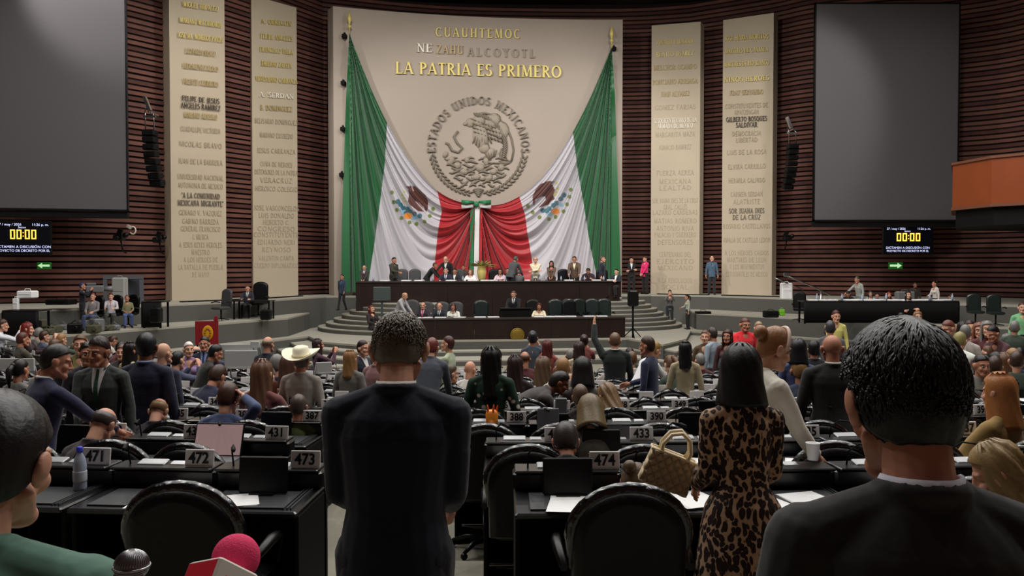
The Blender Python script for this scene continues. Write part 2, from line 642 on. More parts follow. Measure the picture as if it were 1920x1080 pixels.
def glyph(mb, ch, F, th, fine=True):
    w, strokes, ser = GL.get(ch, GL[' '])
    for s in strokes:
        if s[0] == 'l':
            _, x0, y0, x1, y1, t = s
            dx, dy = x1 - x0, y1 - y0
            if abs(dy) < abs(dx) * .3:
                q = [(x0, y0 - t / 2), (x1, y1 - t / 2), (x1, y1 + t / 2), (x0, y0 + t / 2)]
            else:
                q = [(x0 - t / 2, y0), (x0 + t / 2, y0), (x1 + t / 2, y1), (x1 - t / 2, y1)]
            quadbox(mb, q, F, th)
        else:
            _, cx, cy, rx, ry, a0, a1 = s
            n = max(3, int(abs(a1 - a0) / (24 if fine else 45)))
            for i in range(n):
                q = []
                for a, sg in ((a0 + (a1 - a0) * i / n, -1), (a0 + (a1 - a0) * i / n, 1), (a0 + (a1 - a0) * (i + 1) / n, 1), (a0 + (a1 - a0) * (i + 1) / n, -1)):
                    c, d = math.cos(R(a)), math.sin(R(a))
                    t = (TN + (TK - TN) * abs(c)) / 2
                    q.append((cx + (rx + sg * t) * c, cy + (ry + sg * t) * d))
                quadbox(mb, q, F, th)
    if fine:
        for x, y in ser:
            yy = .02 if y < .3 else y - .02
            quadbox(mb, [(x - .13, yy - .025), (x + .13, yy - .025), (x + .13, yy + .025), (x - .13, yy + .025)], F, th)
    return w


def line_width(s, track=.12):
    return sum(GL.get(c, GL[' '])[0] + track for c in s) - track


def px_line(mb, s, xc, yc, h, width, SF, slope=0, th=.05, fine=True, track=.12):
    """a line of letters laid on a surface SF(px,py,out), centred at (xc,yc), letter height h"""
    W = line_width(s, track)
    k = width / W
    x = xc - width / 2
    for ch in s:
        def F(u, v, o, x=x):
            px = x + u * k
            return SF(px, yc + slope * (px - xc) + (.5 - v) * h, o)
        x += (glyph(mb, ch, F, th, fine) + track) * k


# ------------------------------------------------------------------ stone slabs with names
def slab(name, pa, da, pb, db, z0, z1, side_px, th=.55, m=None, label=None):
    """front face between pixel columns pa (depth da) and pb (depth db); side_px: column of the back corner that shows"""
    xa, xb = (pa - 960) / FPX * da, (pb - 960) / FPX * db
    A, B = Vector((xa, da)), Vector((xb, db))
    nrm = Vector((-(B - A).y, (B - A).x)).normalized()
    A2, B2 = A + nrm * th, B + nrm * th
    if side_px is not None:
        if side_px < pa:
            A2 = Vector(((side_px - 960) / FPX * (da + th), da + th))
        else:
            B2 = Vector(((side_px - 960) / FPX * (db + th), db + th))
    mb = MB()
    ch = .04
    mb.prism([tuple(A), tuple(B), tuple(B2), tuple(A2)], z0, z1)
    o = mb.build(name, m or M_stone)
    tag(o, label, 'stone slab', 'inscribed stone slabs either side of the panel')

    def SF(px, py, out):
        # ray through the pixel column hits the slab front
        u = (px - 960) / FPX
        dx, dy = xb - xa, db - da
        t = (u * da - xa) / (dx - u * dy)
        d = da + t * dy
        p = pt(px, py, d)
        return p - Vector((nrm.x, nrm.y, 0)) * out
    return o, SF


ZT = 12.98
p1, S1 = slab('stone_slab', 322, 31.4, 425, 33.2, Z_UP, 14.0, 309, label='tall pale stone slab nearest the large left screen, covered in faint names')
p2, S2 = slab('stone_slab', 475, 35.1, 559, 36.8, Z_UP, ZT, 463, label='tall pale stone slab between the left outer slab and the green of the flag')
p3, S3 = slab('stone_slab', 1220, 39.5, 1311, 38.9, Z_UP, ZT, 1318, label='tall pale stone slab just right of the central panel, with white navy lettering')
p4, S4 = slab('stone_slab', 1353, 38.3, 1447, 37.2, Z_UP, ZT - .1, 1455, label='tall pale stone slab beside the right speaker array, with dark lettering halfway up')
LINES = {
    1: [(12, 'MIGUEL HIDALGO', 66, 'g'), (42, 'MARIANO MATAMOROS', 78, 'g'), (70, 'JOSE MA. MORELOS PAVON', 84, 'g'), (98, 'LEONARDO BRAVO', 56, 'p'), (126, 'HERMENEGILDO', 66, 'p'), (155, 'VICENTE GUERRERO', 66, 'p'),
        (187, 'FELIPE DE JESUS', 70, 'd'), (200, 'ANGELES RAMIREZ', 74, 'd'), (217, 'MARIANO ABASOLO', 62, 'p'), (243, 'GUADALUPE VICTORIA', 74, 'f'), (271, 'NICOLAS BRAVO', 80, 'f'), (303, 'JUAN DE LA BARRERA', 82, 'f'),
        (332, 'UNIVERSIDAD NACIONAL', 86, 'f'), (348, 'AUTONOMA DE MEXICO', 84, 'f'), (367, '"A LA COMUNIDAD', 72, 'd2'), (381, 'MEXICANA MIGRANTE"', 86, 'd2'), (399, 'GENARO V. VAZQUEZ', 80, 'f'), (415, 'GABINO BARREDA', 68, 'f'),
        (429, 'GENERAL FRANCISCO', 74, 'f'), (444, 'J. MUJICA', 30, 'f'), (459, 'A JESUS REYES HEROLES', 80, 'f'), (473, 'MAESTRO', 34, 'f'), (487, 'A LOS HEROES DE', 64, 'f'), (501, 'LA BATALLA DE PUEBLA', 84, 'f'), (515, 'DE 1862'.replace('1862', 'MAYO'), 32, 'f')],
    2: [(42, 'A. OBREGON', 56, 'g'), (70, 'FELIPE ANGELES', 60, 'g'), (95, 'FRANCISCO VILLA', 62, 'g'), (121, 'EMILIANO ZAPATA', 56, 'g'), (150, 'VENUSTIANO CARRANZA', 78, 'g'), (179, 'A. SERDAN', 64, 'w'), (203, 'B. DOMINGUEZ', 60, 'p'),
        (228, 'BELISARIO DOMINGUEZ', 80, 'f'), (254, 'MARIANO ESCOBEDO', 62, 'f'), (283, 'JESUS CARRANZA', 72, 'f'), (308, 'CUNA DE HEROES', 60, 'f'), (323, 'DEFENSORES DE LA PATRIA', 80, 'f'), (338, 'VERACRUZ', 60, 'f'), (354, 'HEROICO COLEGIO', 80, 'f'),
        (390, 'JOSE VASCONCELOS', 84, 'f'), (404, 'LUIS DONALDO', 66, 'f'), (417, 'HEBERTO C.', 50, 'f'), (429, 'CONGRESO', 70, 'f'), (440, 'CONSTITUYENTE', 84, 'f'), (454, 'EDUARDO NERI', 70, 'f'), (468, 'REYNOSO', 54, 'f'), (484, 'VALENTIN CAMPA', 66, 'f'), (498, 'CUERPO DIPLOMATICO', 82, 'f')],
    3: [(78, 'IGNACIO ZARAGOZA', 68, 'g'), (101, 'BENITO JUAREZ', 70, 'g'), (126, 'MELCHOR OCAMPO', 80, 'p'), (153, 'PONCIANO ARRIAGA', 84, 'p'), (176, 'JUAN ALVAREZ', 54, 'p'), (201, 'GOMEZ FARIAS', 76, 'f'),
        (226, 'SESQUICENTENARIO DE LA', 80, 'w'), (236, 'ARMADA DE MEXICO', 66, 'w'), (252, 'MARGARITA MAZA', 74, 'f'), (276, 'IGNACIO RAMIREZ', 60, 'f'), (324, 'FUERZA AEREA', 70, 'f'), (340, 'MEXICANA', 60, 'f'), (352, 'LEALTAD', 60, 'f'),
        (376, 'SOR JUANA INES DE LA CRUZ', 86, 'f'), (388, 'GRAL. CALLES', 44, 'f'), (398, 'LAZARO CARDENAS', 84, 'f'), (414, 'MATIAS ROMERO', 80, 'f'), (428, 'ANTONIO RIVA', 70, 'f'), (440, 'PALACIO Y GUERRERO', 78, 'f'), (454, 'DEFENSORES', 66, 'f'), (477, 'CENTENARIO DEL', 60, 'f'), (490, 'EJERCITO', 70, 'f'), (502, 'MEXICANO', 66, 'f'), (526, 'A LA REVOLUCION', 64, 'f'), (538, 'SOCIAL', 50, 'f')],
    4: [(70, 'JOSE MARIA MORELOS', 82, 'g'), (94, 'MARTIRES DE CANANEA', 80, 'g'), (119, 'MARTIRES DE RIO BLANCO', 84, 'g'), (148, 'NIÑOS HEROES'.replace('Ñ', 'N'), 84, 'g'), (173, 'FRAY SERVANDO', 62, 'p'), (198, 'CONSTITUYENTES DE', 80, 'f'), (210, 'APATZINGAN', 46, 'f'),
        (223, 'GILBERTO BOSQUES', 76, 'd'), (234, 'SALDIVAR', 40, 'd'), (250, 'DEMOCRACIA', 54, 'f'), (262, 'LIBERTAD', 40, 'f'), (285, 'LUIS DE LA ROSA', 74, 'f'), (312, 'ELVIRA CARRILLO', 70, 'f'), (338, 'HERMILA GALINDO', 68, 'f'), (364, 'CARMEN SERDAN', 60, 'f'), (378, 'ALATRISTE', 50, 'f'),
        (395, 'SOR JUANA INES', 66, 'd2'), (407, 'DE LA CRUZ', 52, 'd2'), (424, 'ROSARIO CASTELLANOS', 88, 'f'), (450, 'AMALIA DE CASTILLO LEDON', 88, 'f'), (474, 'A LOS HEROES CAIDOS', 82, 'f'), (487, 'MARTIRES DE LEON', 74, 'f'), (500, 'Y LOS MOVIMIENTOS', 64, 'f'), (514, 'ESTUDIANTILES DE MEXICO', 78, 'f')],
}
LM = {'g': M_gold, 'p': M_palegold, 'f': M_faint, 'd': M_darklet, 'd2': M_reliefd, 'w': M_whitelet}
for idx, (po, SF, xc) in {1: (p1, S1, 373), 2: (p2, S2, 518), 3: (p3, S3, 1266), 4: (p4, S4, 1400)}.items():
    for (y, s, w, kd) in LINES[idx]:
        mb = MB()
        dx = 3 if idx == 1 else 0
        u = (500 - y) / 500
        slope = {1: .075, 2: .06, 3: -.03, 4: -.035}[idx] * u * 2
        px_line(mb, s, xc + dx, y, 9.5 if idx == 1 else 9, w, SF, slope=slope, th=.008 if kd == 'f' else .025, fine=kd != 'f')
        mb.build('inscription', LM[kd], po)

# ------------------------------------------------------------------ central panel, curved in plan


def d_panel(px):
    x0, x1, x2 = 625., 900., 1167.
    y0, y1, y2 = 36.9, 38.5, 38.9
    return y0 * (px - x1) * (px - x2) / ((x0 - x1) * (x0 - x2)) + y1 * (px - x0) * (px - x2) / ((x1 - x0) * (x1 - x2)) + y2 * (px - x0) * (px - x1) / ((x2 - x0) * (x2 - x1))


def SP(px, py, out):
    return pt(px, py, d_panel(px) - out)


ZP = 13.08
pl = []
for i in range(41):
    px = 627 + (1166 - 627) * i / 40
    d = d_panel(px)
    pl.append(((px - 960) / FPX * d, d))
back = [(x + (-.35 if i == len(pl) - 1 else 0), y + .7) for i, (x, y) in enumerate(pl[::-1])]
back[-1] = ((617 - 960) / FPX * 37.5, 37.5)
mb = MB()
n = len(pl)
for i in range(n - 1):
    a, b = pl[i], pl[i + 1]
    c, d = back[n - 2 - i], back[n - 1 - i]
    vs = [Vector((q[0], q[1], z)) for z in (Z_UP, ZP) for q in (a, b, c, d)]
    mb.add(vs, [(0, 1, 5, 4), (2, 3, 7, 6), (4, 5, 6, 7), (0, 3, 2, 1)] + ([(3, 0, 4, 7)] if i == 0 else []) + ([(1, 2, 6, 5)] if i == n - 2 else []))
panel = mb.build('stone_panel', M_panel)
tag(panel, 'huge curved grey stone panel behind the flag with gold motto and round carved emblem', 'wall panel')
for s, xc, y, h, w, m_, sl, th, tr in (('CUAUHTEMOC', 896, 62, 17, 158, M_gold, .025, .08, .3), ('NE', 796, 90, 16, 28, M_whitelet, .03, .08, .12), ('ZAHU', 843, 93, 16, 50, M_palegold, .03, .08, .25),
                                       ('ALCOYOTL', 940, 99, 16, 126, M_relief, .03, .06, .4), ('LA PATRIA ES PRIMERO', 897, 131, 22, 310, M_gold, .026, .1, .12)):
    k_ = w / line_width(s, tr)
    x_ = xc - w / 2
    for ch in s:
        gw = GL[ch][0]
        if ch != ' ':
            mb = MB()
            px_line(mb, ch, x_ + gw * k_ / 2, y + sl * (x_ - xc), h, gw * k_, SP, sl, th)
            mb.build('letter', m_, panel)
        x_ += (gw + tr) * k_

# carved emblem
EX, EY, ER = 897, 276, 88
emb = tag(empty('carved_emblem', pt(EX, EY, 38.4)), 'large round stone emblem carved with an eagle, under the gold motto', 'emblem')
inv = Matrix.Translation(-Vector(emb.location))


def epart(mb, name, m):
    o = mb.build(name, m, emb)
    o.data.transform(inv)
    return o


mb = MB()
s = 'ESTADOS UNIDOS MEXICANOS'
W = line_width(s, .32)
acc = 0
for ch in s:
    w = GL.get(ch, GL[' '])[0]
    a_mid = R(186 - 192 * (acc + w / 2) / W)
    hh = 15.0

    def F(u, v, o, a_mid=a_mid, w=w):
        x = (u - w / 2) * 14
        r = ER + (v - .5) * hh
        return SP(EX + r * math.cos(a_mid) + x * math.sin(a_mid), EY - r * math.sin(a_mid) + x * math.cos(a_mid), o)
    if ch != ' ':
        mb = MB()
        glyph(mb, ch, F, .09)
        epart(mb, 'letter', M_reliefd)
    acc += w + .32


def rtube(mb, pts, rad, n=5):
    mb.tube([SP(EX + x, EY + y, .03) for x, y in pts], rad, n)


def rblob(mb, x, y, a, b, ang, t=.07):
    """flattened oval relief piece, a,b in px"""
    c = SP(EX + x, EY + y, .0)
    k = 38.4 / FPX
    Mx = Matrix.Rotation(-ang, 3, 'Y') @ Matrix.Diagonal((a * k, t, b * k))
    mb.ell(c, (1, 1, 1), 8, 6, Mx)


mb = MB()   # eagle body, head, raised wing with rows of feathers
for (x, y, a, b, an) in ((2, -22, 17, 26, .2), (-16, -46, 10, 9, 0), (-24, -44, 6, 4, .4), (-2, -48, 16, 11, .3), (22, -48, 22, 14, .5), (40, -32, 18, 18, .8), (10, 2, 12, 10, 0), (22, 12, 9, 12, -.5)):
    rblob(mb, x, y, a, b, an, .1)
epart(mb, 'eagle', M_relief)
mb = MB()
for i in range(26):
    a = -1.5 + i * .075
    r0 = 58
    x, y = -8 + r0 * math.cos(a), -2 + r0 * math.sin(a)
    rblob(mb, x, y, 8, 2, -a + .9, .13)
for row in range(4):
    for i in range(9):
        rblob(mb, -12 + i * 6.2 + row * 2, -52 + row * 8 + i * 2.2, 4, 2, -.5 - i * .08, .14)
for i in range(7):
    rblob(mb, -8 + i * 5, -14 + (i % 3) * 3, 1.7, 9, .12 * (i - 3), .14)
for i in range(5):
    rblob(mb, 16 + i * 4, 16 - i, 1.6, 8, .5 - .2 * i, .14)
epart(mb, 'feather', M_reliefd)
tag(COL.objects[-1], kind="stuff")
mb = MB()   # serpent, cactus, water waves
rtube(mb, [(-38, -30), (-46, -20), (-40, -8), (-30, 2), (-38, 10), (-50, 6), (-56, -6), (-62, -8)], .06)
rtube(mb, [(-4, -62), (12, -64), (28, -60), (42, -50), (54, -36), (62, -16), (66, 6), (62, 26)], .045)
rtube(mb, [(44, 26), (40, 12), (44, 2)], .04)
rtube(mb, [(52, 24), (50, 10), (54, 0)], .04)
rtube(mb, [(30, 30), (48, 30), (60, 26)], .04)
for j in range(9):
    y = 22 + j * 6.2
    hw = 66 * math.sqrt(max(.05, 1 - (y / 84) ** 2))
    ph = j * 1.7
    for seg in range(4):
        xs = -hw + seg * hw / 2 + (j % 2) * 7
        pts = [(xs + t * hw / 2.6, y + 2.6 * math.sin(ph + t * 5.2 + seg) + rnd.uniform(-.5, .5)) for t in (0, .25, .5, .75, 1)]
        rtube(mb, pts, [.02, .05, .06, .05, .02])
epart(mb, 'serpent_and_water', M_reliefd)
mb = MB()
for (x, y, a, b) in ((-52, 26, 7, 10), (-62, 14, 5, 7), (-40, 34, 8, 7), (-28, 46, 9, 6), (28, 46, 8, 6), (42, 38, 8, 7), (2, 38, 10, 8), (14, 26, 6, 9), (-6, 56, 10, 6), (18, 58, 9, 6), (-22, 24, 6, 6)):
    rblob(mb, x, y, a, b, x * .01, .1)
epart(mb, 'cactus', M_relief)
mb = MB()
for sgn in (-1, 1):
    for i in range(13):
        a = R(12 + i * 5.6)
        x, y = sgn * ER * math.cos(a), ER * math.sin(a)
        ang = (PI / 2 + a) if sgn < 0 else (PI / 2 - a)
        rblob(mb, x - sgn * 3, y - 2, 6, 2.2, ang + .5, .1)
        rblob(mb, x + sgn * 3, y + 2, 6, 2.2, ang - .5, .1)
for i in range(5):
    rtube(mb, [(-10 + i * 2, 80 + i * 3), (0, 78 + i * 3), (10 - i * 2, 81 + i * 3)], .05)
epart(mb, 'wreath', M_reliefd)

# ------------------------------------------------------------------ the draped flags
M_flag = bpy.data.materials.new('silky flag cloth')
M_flag.use_nodes = True
_b = M_flag.node_tree.nodes['Principled BSDF']
_a = M_flag.node_tree.nodes.new('ShaderNodeVertexColor')
_a.layer_name = 'dye'
M_flag.node_tree.links.new(_a.outputs[0], _b.inputs['Base Color'])
_b.inputs['Roughness'].default_value = .45
_b.inputs['Sheen Weight'].default_value = .3
GREEN, WHITE, REDC = (14, 92, 46), (188, 184, 190), (166, 14, 28)


def lerp_poly(pl_, v):
    """pl_: list of (y,x); returns x at parameter v along list positions"""
    n_ = len(pl_) - 1
    f = v * n_
    i = min(int(f), n_ - 1)
    t = f - i
    return (pl_[i][0] * (1 - t) + pl_[i + 1][0] * t, pl_[i][1] * (1 - t) + pl_[i + 1][1] * t)


EMB_L = dict(
    eagle=[(760.5, 349), (771, 349), (778, 349), (787, 356), (798, 366), (803, 378), (802, 392), (798, 400), (795, 388), (792, 384), (795, 397), (784.5, 396), (777.8, 391), (769, 384.5), (764.5, 377.8), (766.7, 364.5), (765.5, 354.5)],
    leaves=[(735, 361), (738, 379), (744, 394), (753, 409), (768, 417), (781, 420), (796, 415.5), (806, 405), (812, 392)],
    teal=[(746, 378), (751, 384), (756, 390), (764, 392), (769, 397), (777, 401), (787, 405), (761, 400)], lblue=[(753, 394), (780, 408), (757, 399), (775, 409)], orange=(765, 405), yellow=[(754, 366), (757, 372), (760, 378), (758, 360)],
    slit=[((780, 378), (795, 395)), ((786, 380), (799, 398)), ((772, 350), (775, 357))])
z3 = lambda x, y: (970 + x / 9.815, 320 + y / 9.815)
EMB_R = dict(
    eagle=[z3(*p) for p in ((280, 480), (330, 360), (420, 250), (560, 190), (690, 195), (640, 250), (690, 350), (660, 460), (690, 520), (620, 560), (570, 630), (500, 650), (385, 685), (520, 540), (505, 470), (400, 500), (330, 540), (315, 660), (285, 600))],
    leaves=[z3(*p) for p in ((195, 650), (285, 770), (410, 860), (580, 890), (700, 850), (850, 750), (915, 620), (960, 480), (985, 350))],
    teal=[z3(*p) for p in ((720, 600), (660, 640), (860, 450), (800, 520), (470, 735), (590, 700), (540, 740))], lblue=[z3(*p) for p in ((570, 790), (810, 630), (620, 800))], orange=z3(700, 750), yellow=[z3(*p) for p in ((720, 400), (700, 450), (740, 330), (720, 230))],
    slit=[(z3(400, 500), z3(360, 640)), (z3(450, 480), z3(400, 620)), (z3(340, 540), z3(320, 640))])


def seg_d(p, a, b):
    ax, ay = a
    dx, dy = b[0] - ax, b[1] - ay
    t = max(0, min(1, ((p[0] - ax) * dx + (p[1] - ay) * dy) / (dx * dx + dy * dy)))
    return math.hypot(p[0] - ax - t * dx, p[1] - ay - t * dy)


def emblem_col(E, x, y):
    c = None
    for lx, ly in E['leaves']:
        if ((x - lx) / 3.6) ** 2 + ((y - ly) / 3.9) ** 2 < 1:
            c = (104, 120, 52)
    for lx, ly in E['yellow']:
        if math.hypot(x - lx, y - ly) < 2.6:
            c = (178, 172, 92)
    for lx, ly in E['lblue']:
        if math.hypot(x - lx, y - ly) < 4:
            c = (128, 168, 190)
    for lx, ly in E['teal']:
        if math.hypot(x - lx, y - ly) < 4.6:
            c = (44, 96, 112)
    ox, oy = E['orange']
    if ((x - ox) / 8) ** 2 + ((y - oy) / 6) ** 2 < 1:
        c = (214, 130, 36)
    if inside((x, y), E['eagle']):
        c = (84, 34, 24)
        if any(seg_d((x, y), *sl) < .8 for sl in E['slit']):
            c = (214, 190, 190)
    return c


def flag(name, Pp, Q, B, E, label, NU=300, NV=250):
    vs, cols = [], []
    lg, lw, lr = lin(GREEN), lin(WHITE), lin(REDC)
    xs_top = [b[0][1] for b in B]
    for j in range(NV + 1):
        v = j / NV
        bp = [lerp_poly(b, v) for b in B]
        for i in range(NU + 1):
            u = 3 * i / NU
            k = min(int(u), 2)
            f = u - k
            yb = bp[k][0] * (1 - f) + bp[k + 1][0] * f
            xb = bp[k][1] * (1 - f) + bp[k + 1][1] * f
            # top edge sags in one catenary
            xt = xs_top[k] * (1 - f) + xs_top[k + 1] * f
            tt = (xt - Pp[0]) / (Q[0] - Pp[0])
            yt = Pp[1] + (Q[1] - Pp[1]) * tt + 88 * 4 * tt * (1 - tt)
            ylin = B[k][0][0] * (1 - f) + B[k + 1][0][0] * f
            y = yb + (yt - ylin) * (1 - v) ** 1.5
            x = xb
            t = min(.985, max(.004, (x - Pp[0]) / (Q[0] - Pp[0])))
            e = y - (Pp[1] + (Q[1] - Pp[1]) * t)
            s = max(80., e / (4 * t * (1 - t)))
            L = math.log(s / 80.)
            ph = 2 * PI * 7.5 * 1.7 * (1 - math.exp(-L / 1.7))
            w1 = math.sin(ph + .5 * math.sin(x * .03 + y * .011))
            w2 = math.sin(ph * 2.1 + 1.3 + x * .02)
            w3 = math.sin(ph * .47 + .7)
            amp = .25 * min(1, .25 + L * 1.2)
            h = amp * ((abs(math.sin(ph / 2 + .25 * math.sin(x * .03 + y * .011))) ** .8 * 1.5 - .8) * .7 + w2 * .2 + w3 * .5) + .2
            vs.append(SP(x, y, .16 + h))
            c = (lg, lw, lr)[k]
            if k == 1:
                ec = emblem_col(E, x, y)
                if ec:
                    c = lin(ec)
            cols.append(c)
    fs = []
    mirror = Q[0] < Pp[0]
    for j in range(NV):
        for i in range(NU):
            a = j * (NU + 1) + i
            q = (a, a + NU + 1, a + NU + 2, a + 1)
            fs.append(q if not mirror else q[::-1])
    o0 = sum(vs, Vector()) / len(vs)
    me = bpy.data.meshes.new(name)
    me.from_pydata([tuple(p - o0) for p in vs], [], fs)
    me.polygons.foreach_set('use_smooth', [True] * len(fs))
    ca = me.color_attributes.new('dye', 'FLOAT_COLOR', 'POINT')
    ca.data.foreach_set('color', [x for c in cols for x in c])
    me.materials.append(M_flag)
    o = link(name, me, None, o0)
    return tag(o, label, 'flag', 'draped national flags')


flag('draped_flag', (655, 62), (893, 380),
     [[(62, 655), (180, 649), (300, 645), (420, 641), (548, 640)],
      [(236, 726), (310, 722), (380, 713), (460, 702), (548, 688)],
      [(355, 820), (395, 829), (430, 822), (480, 817), (548, 812)],
      [(380, 891), (420, 888), (450, 886), (490, 884), (548, 880)]], EMB_L,
     'huge green white and red draped flag hanging left of the ribbon bow, with eagle crest')
flag('draped_flag', (1147, 88), (899, 383),
     [[(88, 1147), (180, 1153), (300, 1157), (420, 1161), (548, 1164)],
      [(242, 1074), (310, 1082), (380, 1094), (460, 1106), (548, 1126)],
      [(357, 973), (395, 984), (430, 988), (480, 996), (548, 1006)],
      [(383, 901), (420, 903), (450, 905), (490, 907), (548, 910)]], EMB_R,
     'huge green white and red draped flag hanging right of the ribbon bow, with eagle crest')
M_fg, M_fw, M_fr = mat('green ribbon', (40, 120, 76), .5), mat('white ribbon', (224, 220, 220), .5), mat('red ribbon', (180, 26, 38), .5)
rb = tag(empty('ribbon_bow', pt(893, 380, 38)), 'green white and red ribbon bow with long hanging tails between the two flags', 'ribbon')
inv = Matrix.Translation(-Vector(rb.location))
for mm, xa, xb_, dd in ((M_fg, 882, 889.5, 1.0), (M_fw, 890.5, 899.5, 1.04), (M_fr, 900.5, 905, 1.0)):
    mb = MB()
    rings = []
    for j in range(13):
        y = 384 + 150 * j / 12
        k = .02 * math.sin(j)
        rings.append([SP(xa + j * -.2, y, .5 + k), SP(xb_ + j * -.2, y, .5 + k), SP(xb_ + j * -.2, y, .44 + k), SP(xa + j * -.2, y, .44 + k)])
    mb.rings(rings, False)
    o = mb.build('ribbon_tail', mm, rb)
    o.data.transform(inv)
for sgn in (-1, 1):
    for mm, y0, y1, bulge in ((M_fg, 376, 383, .3), (M_fw, 383, 391, .2)):
        mb = MB()
        rings = []
        for j in range(9):
            t = j / 8
            x = 893 + sgn * (4 + 24 * t)
            sp = 1 + 1.2 * math.sin(t * PI * .6)
            yc = (y0 + y1) / 2
            hh = (y1 - y0) / 2 * (.5 + .6 * t)
            o_ = .5 + bulge * math.sin(t * PI)
            rings.append([SP(x, yc - hh - 1, o_), SP(x, yc + hh, o_ + .05), SP(x, yc + hh, o_ - .05), SP(x, yc - hh - 1, o_ - .08)])
        mb.rings(rings, True)
        o = mb.build('bow_loop', mm, rb)
        o.data.transform(inv)
mb = MB()
mb.ell(SP(893, 383, .62), (.12, .12, .13))
mb.build('bow_knot', M_fg, rb).data.transform(inv)
# gilt spear finials and the brackets that carry the flag corners
for (x, y, lab) in ((655, 62, 'gilt spear finial on the pole at the top of the left flag'), (1147, 88, 'gilt spear finial on the pole at the top of the right flag')):
    mb = MB()
    base = SP(x, y + 2, .3)
    prof = [(.03, 0), (.03, .25), (.09, .3), (.09, .36), (.035, .42), (.06, .5), (.11, .62), (.07, .8), (.005, 1.02)]
    mb.lathe(prof, 10, base)
    tag(mb.build('flag_finial', M_gold), lab, 'finial', 'flagpole finials')
for (x, y, bl) in ((646, 68, 'topmost on the left edge'), (644, 156, 'second down on the left edge'), (643, 242, 'third down on the left edge'), (641, 328, 'lowest on the left edge'), (1151, 92, 'at the top of the right flag')):
    mb = MB()
    mb.box(SP(x, y, .1), (.2, .28, .16), bev=.02)
    mb.box(SP(x, y - 2, .26), (.08, .1, .22), bev=.01)
    tag(mb.build('flag_bracket', M_blackm), 'small black bracket holding the flag to the panel, ' + bl, 'bracket', 'black flag brackets')

# ------------------------------------------------------------------ screens, clocks, exit signs


def frame_mat(A, B, zc, out=0):
    """matrix centred between plan points A and B (left and right as seen), facing the viewer"""
    A, B = Vector(A), Vector(B)
    c = (A + B) / 2
    ang = math.atan2((B - A).y, (B - A).x)
    return Matrix.Translation((c.x, c.y, zc)) @ Matrix.Rotation(ang, 4, 'Z'), (B - A).length


def plan(px, d):
    return ((px - 960) / FPX * d, d)


def wall_screen(A, B, z0, z1, label):
    Mx, w = frame_mat(A, B, (z0 + z1) / 2)
    h = z1 - z0
    r = empty('projection_screen')
    r.matrix_world = Mx
    tag(r, label, 'projection screen')
    mb = MB()
    mb.box((0, 0, 0), (w, .06, h))
    mb.build('screen_fabric', M_screen, r)
    mb = MB()
    for s_ in (-1, 1):
        mb.box((s_ * (w / 2 - .03), .02, 0), (.06, .12, h))
        mb.box((0, .02, s_ * (h / 2 - .03)), (w, .12, .06))
    mb.box((0, .18, -h / 2 - .12), (w * .98, .3, .2))
    mb.build('screen_frame', M_blackm, r)
    return r


wall_screen(plan(-90, 27.0), plan(243, 28.2), 3.72, 13.6, 'huge blank grey projection screen on the left wall above the black clock display')
wall_screen(plan(1523, 33.9), plan(1794, 33.9), 3.7, 12.3, 'huge blank grey projection screen on the right wall between speaker array and wooden balcony')
M_lcd = mat('dark lit display glass', (4, 5, 9), .3, emit=(6, 8, 18), es=.3)
M_amber = mat('amber lit digits', (255, 190, 60), .5, emit=(255, 196, 74), es=1.6)
M_lamp = mat('white lit caption', (215, 220, 255), .5, emit=(200, 206, 255), es=1.0)


def seg0(mb, cx, cz, w, h, t):
    """a squared zero"""
    mb.box((cx, -.07, cz + h / 2 - t / 2), (w, .01, t))
    mb.box((cx, -.07, cz - h / 2 + t / 2), (w, .01, t))
    mb.box((cx - w / 2 + t / 2, -.07, cz), (t, .01, h - 2 * t))
    mb.box((cx + w / 2 - t / 2, -.07, cz), (t, .01, h - 2 * t))


def clock(A, B, z0, z1, label):
    Mx, w = frame_mat(A, B, (z0 + z1) / 2)
    h = z1 - z0
    r = empty('clock_display')
    r.matrix_world = Mx
    tag(r, label, 'display')
    mb = MB()
    mb.box((0, 0, 0), (w, .1, h), bev=.03)
    mb.build('display_casing', M_black, r)
    mb = MB()
    mb.box((0, -.055, 0), (w * .92, .01, h * .9))
    mb.build('display_panel', M_lcd, r)
    mb = MB()
    ht, wd = h * .27, w * .085
    for cx in (-.185, -.072, .072, .185):
        seg0(mb, cx * w, .09 * h, wd, ht, wd * .26)
    for cz in (.05, -.05):
        mb.box((0, -.07, .09 * h + cz * h), (wd * .2, .01, wd * .24))
    mb.build('digit', M_amber, r)
    T = lambda x, z: Matrix.Translation((x * w, -.07, z * h))
    put_text('27 / may / 2026', h * .1, T(-.24, .37), M_lamp, r, 'caption')
    put_text('11:26 p. m.', h * .1, T(.3, .37), M_lamp, r, 'caption')
    put_text('Sesion', h * .08, T(-.02, .29), M_lamp, r, 'caption')
    put_text('DICTAMEN A DISCUSIÓN CON', h * .105, T(-.01, -.27), M_lamp, r, 'caption')
    put_text('PROYECTO DE DECRETO POR EL', h * .095, T(-.01, -.38), M_lamp, r, 'caption')
    return r


